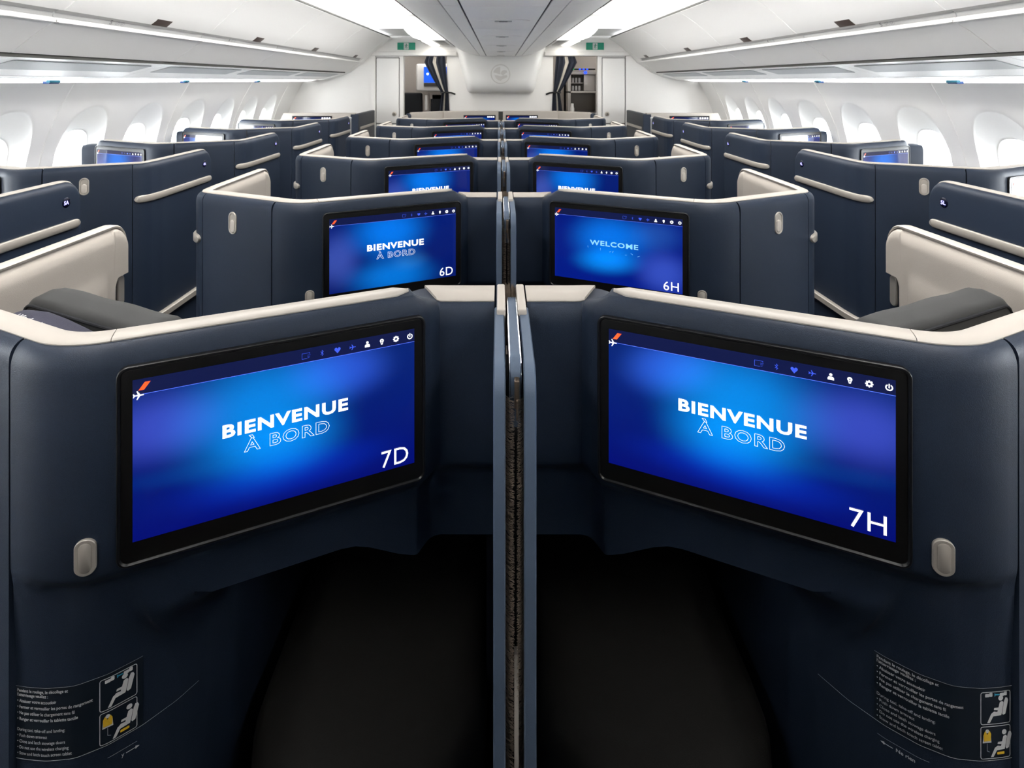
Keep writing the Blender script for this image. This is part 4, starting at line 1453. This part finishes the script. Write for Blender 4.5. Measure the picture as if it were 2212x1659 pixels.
# =================================================================== CENTRE OVERHEAD BINS
CHALF = [(0.188, 1.898), (0.262, 1.903)]
CHALF2 = [(0.268, 1.903), (0.33, 1.912), (0.40, 1.930), (0.47, 1.956), (0.53, 1.987), (0.574, 2.017)]
cs = [-2.7, -1.7, -0.7, 0.3, 1.3, 2.3, 3.3, 4.3, 5.3, 6.3, 7.02]
for i in range(len(cs) - 1):
    a, b = cs[i] + 0.002, cs[i + 1] - 0.002
    nm_ = {5: 'nearest in view', 6: 'second in view', 7: 'third in view', 8: 'fourth in view', 9: 'short last one by the crest'}.get(i, 'above or behind the camera')
    root = thing('centre_overhead_bin', f'white centre overhead bin segment over the middle seats, {nm_}', 'overhead bin', (0, 0, 0), 'centre overhead bin segments')
    mb = MB()
    mb.box(-0.50, 0.50, a, b, 1.99, 2.25)
    prism(mb, [(0.574, 2.017), (0.582, 2.03), (0.582, 2.25), (0.45, 2.25), (0.45, 1.99)], a, b, 1, True, 1, True)
    prism(mb, [(0.574, 2.017), (0.582, 2.03), (0.582, 2.25), (0.45, 2.25), (0.45, 1.99)], a, b, -1, True, 1, True)
    link('bin_body', mb.mesh('bin_body', 'bin_white'), root)
    for sx in (-1, 1):
        mb = MB()
        prism(mb, CHALF + [(0.262, 1.93), (0.188, 1.93)], a, b, sx, True, 1, True)
        link('inner_rail', mb.mesh('inner_rail', 'bin_white'), root)
        mb = MB()
        prism(mb, CHALF2 + [(0.574, 2.03), (0.50, 2.0), (0.268, 1.94)], a, b, sx, True, 1, True)
        link('bin_door', mb.mesh('bin_door', 'bin_white', 40), root)
    mb = MB().box(-0.178, 0.178, a, b, 1.896, 1.93, 0.002)
    pn = link('service_panel', mb.mesh('service_panel', 'bin_white'), root)
    # stiffening crease, dark gap and grille at mid length
    ym = (a + b) / 2 + 0.02
    mb = MB()
    pts = []
    for k in range(13):
        t = k / 12
        pts.append((-0.135 + 0.27 * t, ym - 0.05 * (1 - (2 * t - 1) ** 2) ** 0.5, 1.8955))
    mb.tube(pts, 0.0028, 8)
    link('raised_rib', mb.mesh('raised_rib', 'plastic_white'), pn)
    mb = MB().box(-0.045, 0.045, ym + 0.015, ym + 0.07, 1.8935, 1.8965, 0.001)
    link('speaker_slot', mb.mesh('speaker_slot', 'psu_grey'), pn)
    if i < 9:
        mb = MB().box(-0.022, 0.022, ym + 0.03, ym + 0.055, 1.892, 1.894, 0.0008)
        link('dark_slot', mb.mesh('dark_slot', 'slot_dark'), pn)
mb = MB()
for sx in (-1, 1):
    mb.box(sx * 0.176, sx * 0.190, Y0, 7.03, 1.905, 1.915)
struct('trim_7', mb.mesh('dark_joints', 'slot_dark'))
mb = MB()
for sx in (-1, 1):
    mb.box(sx * 0.573, sx * 0.590, Y0, 7.03, 2.021, 2.030)
struct('trim_8', mb.mesh('edge_joints', 'slot_dark'))

# =================================================================== FRONT WALL
def zc(v): return v
fw = MB()
FT = 1.912            # top of the galley entries
for sx in (-1, 1):
    fw.box(sx * 1.285, sx * 1.335, 7.23, 7.32, 0.0, FT)
    fw.box(sx * 1.335, sx * 1.655, 7.27, 7.32, 0.0, FT)
    fw.box(sx * 1.655, sx * 1.72, 7.23, 7.32, 0.0, 2.45)
    fw.box(sx * 1.72, sx * 2.95, 7.25, 7.32, 0.0, 2.45)
    fw.box(sx * 0.5, sx * 1.70, 7.23, 7.32, FT, 2.45)
    # small lintel fold
    fw.box(sx * 0.58, sx * 1.70, 7.20, 7.25, FT, FT + 0.055, 0.01)
fw.box(-0.715, 0.695, 7.25, 7.32, 0.0, 2.45)
struct('wall_front', fw.mesh('wall_front', 'wall_cream'))
bw = MB().box(-2.95, 2.95, Y0 - 0.05, Y0, 0, 2.45)
struct('wall_back', bw.mesh('wall_back', 'wall_cream'))

# stowage closets beside the entries
for sx, side in ((-1, 'left'), (1, 'right')):
    root = thing('closet', f'white closet with a round knob beside the {side} galley entry', 'closet', (0, 0, 0), 'closets beside the galley entries')
    link('door_gap', MB().box(sx * 1.338, sx * 1.652, 7.262, 7.2685, 0.02, 1.892).mesh('door_gap', 'print_grey', 0), root)
    mb = MB().box(sx * 1.345, sx * 1.645, 7.235, 7.262, 1.02, 1.885, 0.012)
    d = link('closet_door', mb.mesh('closet_door', 'plastic_white', 40), root)
    mb = MB().box(sx * 1.345, sx * 1.645, 7.235, 7.262, 0.02, 1.008, 0.012)
    link('lower_door', mb.mesh('lower_door', 'plastic_white', 40), root)
    mb = MB(); mb.tube([(sx * 1.405, 7.237, 1.147), (sx * 1.405, 7.222, 1.147), (sx * 1.405, 7.218, 1.147)], [0.028, 0.028, 0.022], 20)
    kn = link('knob', mb.mesh('knob', 'handle_metal', 40), d)
    mb = MB(); mb.tube([(sx * 1.405, 7.219, 1.147), (sx * 1.405, 7.214, 1.147)], 0.010, 16)
    link('knob_latch', mb.mesh('knob_latch', 'slot_dark', 40), d)
    # exit signs
    root = thing('exit_sign', f'green exit sign with a white running figure over the {side} galley entry', 'exit sign', (sx * 1.225 - (0.02 if sx < 0 else -0.02), 7.222, 2.040), 'exit signs')
    mb = MB().box(-0.117, 0.117, -0.010, 0.010, -0.047, 0.047, 0.004)
    link('sign_plate', mb.mesh('sign_plate', 'exit_green', 40), root)
    t = MB()
    def mp(a_, b_, off): return (a_, -0.0115 - off, b_)
    poly(t, mp, rr(0.064, 0.086, 0.004, 3), 0.0)
    link('white_field', t.mesh('white_field', 'print_white', 0, False), root)
    g = MB()
    k = 0.001
    poly(g, mp, circ(0.004, 0.026, 0.008, 12), 0.001)
    stroke(g, mp, [(0.002, 0.014), (-0.002, -0.006)], 0.012, 0.001)
    stroke(g, mp, [(-0.002, -0.006), (0.012, -0.016), (0.008, -0.034)], 0.006, 0.001)
    stroke(g, mp, [(-0.002, -0.006), (-0.008, -0.022), (-0.022, -0.026)], 0.006, 0.001)
    stroke(g, mp, [(0.002, 0.014), (0.016, 0.006), (0.024, 0.012)], 0.005, 0.001)
    stroke(g, mp, [(0.002, 0.014), (-0.014, 0.010), (-0.018, -0.002)], 0.005, 0.001)
    link('running_figure', g.mesh('running_figure', 'exit_green', 0, False), root)

# crest fairing under the centre bins
def fairing():
    loops = []
    stations = [(2.02, 0.60, 0.20), (1.97, 0.575, 0.215), (1.90, 0.555, 0.215), (1.80, 0.535, 0.215), (1.70, 0.510, 0.215), (1.60, 0.480, 0.215), (1.53, 0.462, 0.215), (1.49, 0.452, 0.19), (1.455, 0.440, 0.165), (1.435, 0.425, 0.12), (1.425, 0.40, 0.06), (1.42, 0.38, 0.0)]
    n = 30
    for z, hw, dep in stations:
        l = []
        for k in range(n + 1):
            t = -1 + 2 * k / n
            r = 0.10
            x = hw * t
            e = (1 - abs(t)) * hw
            d = dep * (sqrt(max(0, 1 - (1 - min(1, e / r)) ** 2)))
            l.append((x, 7.244 - d, z))
        loops.append(l)
    mb = MB(); mb.loft(loops, False, False)
    return mb.mesh('fairing', 'plastic_white', 60)
root = thing('crest_fairing', 'white rounded fairing with a round crest under the centre bins', 'fairing', (0, 0, 0))
link('fairing_body', fairing(), root)
def crest():
    # round medallion with a winged sea creature in low relief
    c = (0.0, 1.672); yf = 7.031
    def mp(a_, b_, off): return (c[0] + a_, yf - off, c[1] + b_)
    mb = MB()
    loops = []
    for r, off in ((0.128, -0.004), (0.128, 0.003), (0.124, 0.005), (0.116, 0.005), (0.113, 0.002)):
        loops.append([mp(a_, b_, off) for a_, b_ in circ(0, 0, r, 48)])
    mb.loft(loops, True, False)
    poly(mb, mp, [(-0.005, -0.005), (-0.005, 0.09), (-0.05, 0.08), (-0.085, 0.045), (-0.095, 0.02)], 0.004)
    poly(mb, mp, [(0.0, 0.0), (0.01, 0.035), (0.04, 0.050), (0.075, 0.045), (0.085, 0.02), (0.06, 0.008), (0.03, -0.02)], 0.004)
    poly(mb, mp, [(-0.080, -0.015), (-0.03, -0.020), (0.0, -0.03), (0.03, -0.02), (0.02, -0.07), (0.0, -0.09), (-0.035, -0.08), (-0.065, -0.05)], 0.004)
    poly(mb, mp, [(0.03, -0.02), (0.08, -0.015), (0.085, -0.04), (0.055, -0.055), (0.02, -0.07)], 0.004)
    return mb.mesh('crest', 'emblem', 30, False)
link('crest', crest(), root)

# curtains in the two entries
def curtain(sx, side):
    root = thing('curtain', f'navy curtain with a cream stripe, tied back in the {side} galley entry', 'curtain', (0, 0, 0), 'tied-back galley curtains')
    def edges(z):
        if z > 1.43:
            t = smooth01((z - 1.43) / (1.905 - 1.43))
            t2 = ((z - 1.43) / (1.905 - 1.43))
            xo = 0.775 + 0.27 * t2 ** 0.85
            xi = 0.695 + 0.035 * t2
        else:
            t2 = (1.43 - z) / 1.40
            xo = 0.775 + 0.16 * t2 ** 0.8
            xi = 0.69 - 0.05 * t2 ** 0.8
        if z > 1.83: xo -= (z - 1.83) * 0.9
        return xi, xo
    def sheet(a0, a1, dy, amp):
        mb = MB()
        loops = []
        zs = [0.05 + 1.857 * k / 46 for k in range(47)]
        for z in zs:
            xi, xo = edges(z)
            l = []
            for k in range(37):
                a_ = a0 + (a1 - a0) * k / 36
                am = amp * (0.5 + 0.5 * abs(z - 1.43) / 0.5)
                l.append((sx * (xi + (xo - xi) * a_), 7.215 + dy + am * sin(a_ * 2 * pi * 4.5), z))
            loops.append(l)
        mb.loft(loops, False, False)
        return mb
    link('curtain_cloth', sheet(0, 1, 0, 0.018).mesh('curtain_cloth', 'curtain', 80), root)
    link('cream_stripe', sheet(0.46, 0.60, -0.004, 0.018).mesh('cream_stripe', 'curtain_stripe', 80), root)
    mb = MB()
    mb.tube([(sx * 0.79, 7.20, 1.43), (sx * 0.74, 7.178, 1.432), (sx * 0.69, 7.20, 1.43), (sx * 0.65, 7.235, 1.425), (sx * 0.60, 7.245, 1.405)], 0.011, 10)
    link('tieback', mb.mesh('tieback', 'black'), root)
curtain(-1, 'left'); curtain(1, 'right')

# cream monuments in front of row 1
root = thing('front_monument', 'cream centre panel at the cabin front holding two small screens', 'monument', (0, 0, 0))
mb = MB()
for sx in (-1, 1):
    mb.box(sx * 0.028, sx * 0.73, 7.00, 7.06, 0.0, 1.197, 0.006)
link('cream_panel', mb.mesh('cream_panel', 'cream', 40), root)
link('dark_core', MB().box(-0.028, 0.028, 7.01, 7.07, 0.0, 1.19).mesh('dark_core', 'slot_dark'), root)
def flat_screen(root, x0, x1, yf, zt, h):
    mb = MB().box(x0, x1, yf - 0.010, yf + 0.01, zt - h, zt, 0.003)
    s = link('screen', mb.mesh('screen', 'bezel'), root)
    me = bpy.data.meshes.new('display')
    xa, xb, za, zb = x0 + 0.012, x1 - 0.012, zt - h + 0.02, zt - 0.012
    me.from_pydata([(xa, yf - 0.0115, za), (xb, yf - 0.0115, za), (xb, yf - 0.0115, zb), (xa, yf - 0.0115, zb)], [], [(0, 1, 2, 3)])
    uv = me.uv_layers.new(name='UVMap')
    for i, c in enumerate(((0, 0), (1, 0), (1, 1), (0, 1))): uv.data[i].uv = c
    me.materials.append(MATS['screen_b'])
    link('display', me, s)
    def mp(a_, b_, off): return (xa + a_ * (xb - xa) / SW, yf - 0.0125 - off, za + b_ * (zb - za) / SH)
    w = MB()
    for k in range(4):
        stroke(w, mp, circ(SW * (0.965 - 0.062 * k), SH * 0.945, 0.0065, 12), 0.005, 0, True)
    poly(w, mp, [(0.012 + x * 0.012, SH * 0.89 + y * 0.012) for x, y in PLANE_ICON], 0)
    link('menu_icons', w.mesh('menu_icons', 'text_white', 0, False), s)
    w = MB(); poly(w, mp, [(0.01, SH * 0.925), (0.024, SH * 0.925), (0.038, SH * 0.985), (0.024, SH * 0.985)], 0)
    link('orange_flash', w.mesh('orange_flash', 'icon_orange', 0, False), s)
flat_screen(root, -0.475, -0.065, 7.00, 1.147, 0.26)
flat_screen(root, 0.065, 0.475, 7.00, 1.147, 0.26)
for sx, side in ((-1, 'left'), (1, 'right')):
    mb = MB()
    P = Path([(-0.73, 7.03), (-1.02, 6.80), (-1.13, 6.70)], [0, 0.05, 0])
    loops = []
    for s in P.stations(0, P.len, 0.04):
        p, n = P.at(s)
        e = P.len - s
        zt = 1.195 if e > 0.05 else 1.195 - 0.05 + sqrt(max(0, 0.05 ** 2 - (0.05 - e) ** 2))
        loops.append([(-sx * (p.x + n.x * d), p.y + n.y * d, z)
                      for d, z in ((0.0, 0.0), (0.0, zt - 0.02), (-0.006, zt - 0.004), (-0.02, zt), (-0.034, zt - 0.004), (-0.04, zt - 0.02), (-0.04, 0.0))])
    mb.loft(loops)
    ro = tag(link('angled_divider', mb.mesh('angled_divider', 'cream', 40)), f'short cream angled divider on the {side} end of the front centre panel', 'divider', 'angled dividers at the cabin front')
    c = MB(); c.tube([(sx * 1.13, 6.70, 0.0), (sx * 1.13, 6.70, 1.165), (sx * 1.13, 6.70, 1.185)], [0.034, 0.034, 0.020], 16)
    link('navy_end_cap', c.mesh('navy_end_cap', 'navy', 40), ro)
    # window-side monument
    ro = thing('side_monument', f'cream {side} window-side panel at the cabin front with a small blue screen', 'monument', (0, 0, 0), 'side monuments')
    mb = MB()
    loops = []
    for y in (6.60, 6.606, 6.66):
        i_ = 0.004 if y == 6.60 else 0
        loops.append([(sx * x, y, z) for x, z in ((1.76 + i_, 0.0), (2.50, 0.0), (2.66, 0.6), (2.665, 1.10), (2.62 - i_, 1.195 - i_), (1.76 + i_, 1.195 - i_))])
    mb.loft(loops)
    link('cream_panel', mb.mesh('cream_panel', 'cream', 40), ro)
    if sx < 0: flat_screen(ro, -2.515, -2.035, 6.60, 1.160, 0.28)
    else: flat_screen(ro, 2.035, 2.515, 6.60, 1.160, 0.28)
    # sliding door panel and pale post at the aisle
    mb = MB()
    mb.box(sx * 1.655, sx * 1.705, 6.36, 7.20, 0.03, 1.20, 0.012)
    ro = tag(link('sliding_door', mb.mesh('sliding_door', 'navy_lit', 40)), f'navy sliding suite door, light painted in as grey, beside the {side} front monument', 'door', 'front sliding doors')
    link('navy_edge', MB().box(sx * 1.650, sx * 1.745, 6.345, 6.362, 0.03, 1.195, 0.006).mesh('navy_edge', 'navy', 40), ro)
    link('grab_bar', MB().box(sx * 1.645, sx * 1.656, 6.42, 7.15, 1.010, 1.042, 0.004).mesh('grab_bar', 'handle_metal', 40), ro)
    mb = MB(); mb.tube([(sx * 1.70, 6.05, 0.0), (sx * 1.70, 6.05, 1.165), (sx * 1.70, 6.05, 1.172), (sx * 1.70, 6.05, 1.178)], [0.045, 0.045, 0.050, 0.045], 20)
    tag(link('post', mb.mesh('post', 'pale_metal', 40)), f'pale round post at the end of the {side} window seats', 'post', 'pale posts')

# =================================================================== GALLEY BEYOND THE ENTRIES
gb = MB()
gb.box(-2.9, 2.9, 9.05, 9.12, 0.0, 2.45)
gb.box(-0.05, 0.05, 7.33, 9.05, 0.0, 2.2)
gb.box(-1.95, -1.90, 7.33, 9.05, 0.0, 2.2)
gb.box(1.90, 1.95, 7.33, 9.05, 0.0, 2.2)
struct('wall_galley', gb.mesh('wall_galley', 'galley_beige'))
for sx, side in ((-1, 'left'), (1, 'right')):
    lm = MB().box(sx * 0.7, sx * 1.3, 7.9, 8.5, 2.168, 2.176)
    tag(link('galley_light', lm.mesh('galley_light', 'light_galley', 0)), f'ceiling light inside the {side} galley area', 'ceiling light', 'galley ceiling lights')

root = thing('wall_monitor', 'white framed wall monitor with a blue picture behind the left curtain', 'monitor', (0, 0, 0))
mb = MB().box(-1.315, -0.60, 8.52, 8.62, 1.420, 1.850, 0.03)
link('monitor_frame', mb.mesh('monitor_frame', 'plastic_white', 40), root)
mb = MB().box(-1.190, -0.70, 8.505, 8.525, 1.555, 1.800)
link('blue_picture', mb.mesh('blue_picture', 'monitor_blue', 0), root)
mb = MB().box(-1.190, -0.70, 8.503, 8.520, 1.495, 1.550)
link('caption_strip', mb.mesh('caption_strip', 'galley_dark', 0), root)
t = MB()
def mp_(a_, b_, off): return (a_, 8.500 - off, b_)
stroke(t, mp_, circ(-1.130, 1.690, 0.012, 16), 0.010, 0, True)
link('white_dot', t.mesh('white_dot', 'text_white', 0, False), root)
link('support', MB().box(-1.10, -0.80, 8.60, 9.05, 1.3, 1.80).mesh('support', 'galley_beige'), root)
for i, (x0, x1, l) in enumerate(((-1.56, -1.235, 'dark grey crew seat back at the far left of the left entry'), (-1.10, -0.80, 'dark grey crew seat back half behind the left curtain'))):
    root = thing('crew_seat', l, 'seat', (0, 0, 0), 'crew seats')
    link('backrest', MB().box(x0, x1, 8.60, 8.72, 0.60, 1.395, 0.03).mesh('backrest', 'seat_dark', 40), root)
    link('seat_base', MB().box(x0, x1, 8.50, 8.72, 0.0, 0.60, 0.02).mesh('seat_base', 'seat_dark', 40), root)
root = thing('handset_holder', 'pale crew handset holder between the two dark seats', 'handset', (0, 0, 0))
link('holder', MB().box(-1.205, -1.125, 8.62, 8.70, 0.0, 1.39, 0.01).mesh('holder', 'galley_beige', 40), root)
link('handset', MB().box(-1.185, -1.145, 8.58, 8.625, 1.12, 1.36, 0.012).mesh('handset', 'plastic_white', 40), root)

root = thing('galley_unit', 'galley cabinet with dark shelves and blue lights behind the right curtain', 'galley', (0, 0, 0))
mb = MB()
X0, X1 = 1.03, 1.52
mb.box(X0, X1, 8.44, 8.85, 0.0, 1.02)
mb.box(X0, X0 + 0.05, 8.38, 8.85, 1.02, 1.70, 0.004)
mb.box(X1 - 0.06, X1, 8.38, 8.85, 1.02, 1.70, 0.004)
mb.box(X0, X1, 8.38, 8.85, 1.68, 1.73, 0.004)
mb.box(X0, X1, 8.38, 8.85, 1.395, 1.425, 0.004)
mb.box(X0, X1, 8.60, 8.85, 1.02, 1.72)
link('cabinet_frame', mb.mesh('cabinet_frame', 'galley_steel', 40), root)
link('shelf_recess', MB().box(X0 + 0.055, 1.275, 8.50, 8.598, 1.43, 1.675).mesh('shelf_recess', 'galley_dark'), root)
link('steel_door', MB().box(1.285, X1 - 0.065, 8.42, 8.598, 1.43, 1.675, 0.004).mesh('steel_door', 'galley_steel', 40), root)
link('lower_panel', MB().box(X0 + 0.055, X1 - 0.065, 8.42, 8.598, 1.13, 1.39, 0.004).mesh('lower_panel', 'galley_dark', 40), root)
link('shelf_board', MB().box(X0 + 0.055, 1.275, 8.42, 8.52, 1.545, 1.555).mesh('shelf_board', 'galley_steel'), root)
link('switch_bar', MB().box(1.07, 1.45, 8.36, 8.39, 1.748, 1.772, 0.003).mesh('switch_bar', 'black', 40), root)
lb = MB()
for x in (1.215, 1.27, 1.325): lb.box(x - 0.014, x + 0.014, 8.352, 8.362, 1.752, 1.770, 0.003)
link('blue_light', lb.mesh('blue_light', 'led_blue', 0), root)
link('green_light', MB().box(1.10, 1.125, 8.352, 8.362, 1.752, 1.770, 0.003).mesh('green_light', 'led_green', 0), root)
m = MB(); m.tube([(1.30, 8.43, 1.71), (1.30, 8.345, 1.71)], 0.022, 16)
link('round_blue_light', m.mesh('round_blue_light', 'led_blue', 0), root)
root = thing('counter', 'pale galley counter below the shelf cabinet', 'counter', (0, 0, 0))
link('worktop', MB().box(0.75, 1.88, 8.05, 8.37, 1.065, 1.10, 0.008).mesh('worktop', 'galley_steel', 40), root)
link('counter_base', MB().box(0.77, 1.88, 8.09, 8.37, 0.0, 1.065, 0.005).mesh('counter_base', 'galley_beige', 40), root)
i = 0
for z in (1.431, 1.556):
    for x in (1.12, 1.17, 1.22):
        i += 1
        m = MB(); m.tube([(x, 8.46, z), (x, 8.46, z + 0.01), (x, 8.46, z + 0.045), (x, 8.46, z + 0.075)], [0.012, 0.018, 0.019, 0.016], 14)
        tag(link('cup', m.mesh('cup', 'glassware', 40)), 'small pale cup standing on the dark galley shelves', 'cup', 'cups on the galley shelves')
m = MB(); m.tube([(1.09, 8.30, 1.10), (1.09, 8.30, 1.16), (1.09, 8.30, 1.20), (1.09, 8.30, 1.24)], [0.03, 0.03, 0.022, 0.02], 16)
tag(link('carafe', m.mesh('carafe', 'plastic_white', 40)), 'small white carafe standing on the galley counter', 'carafe')
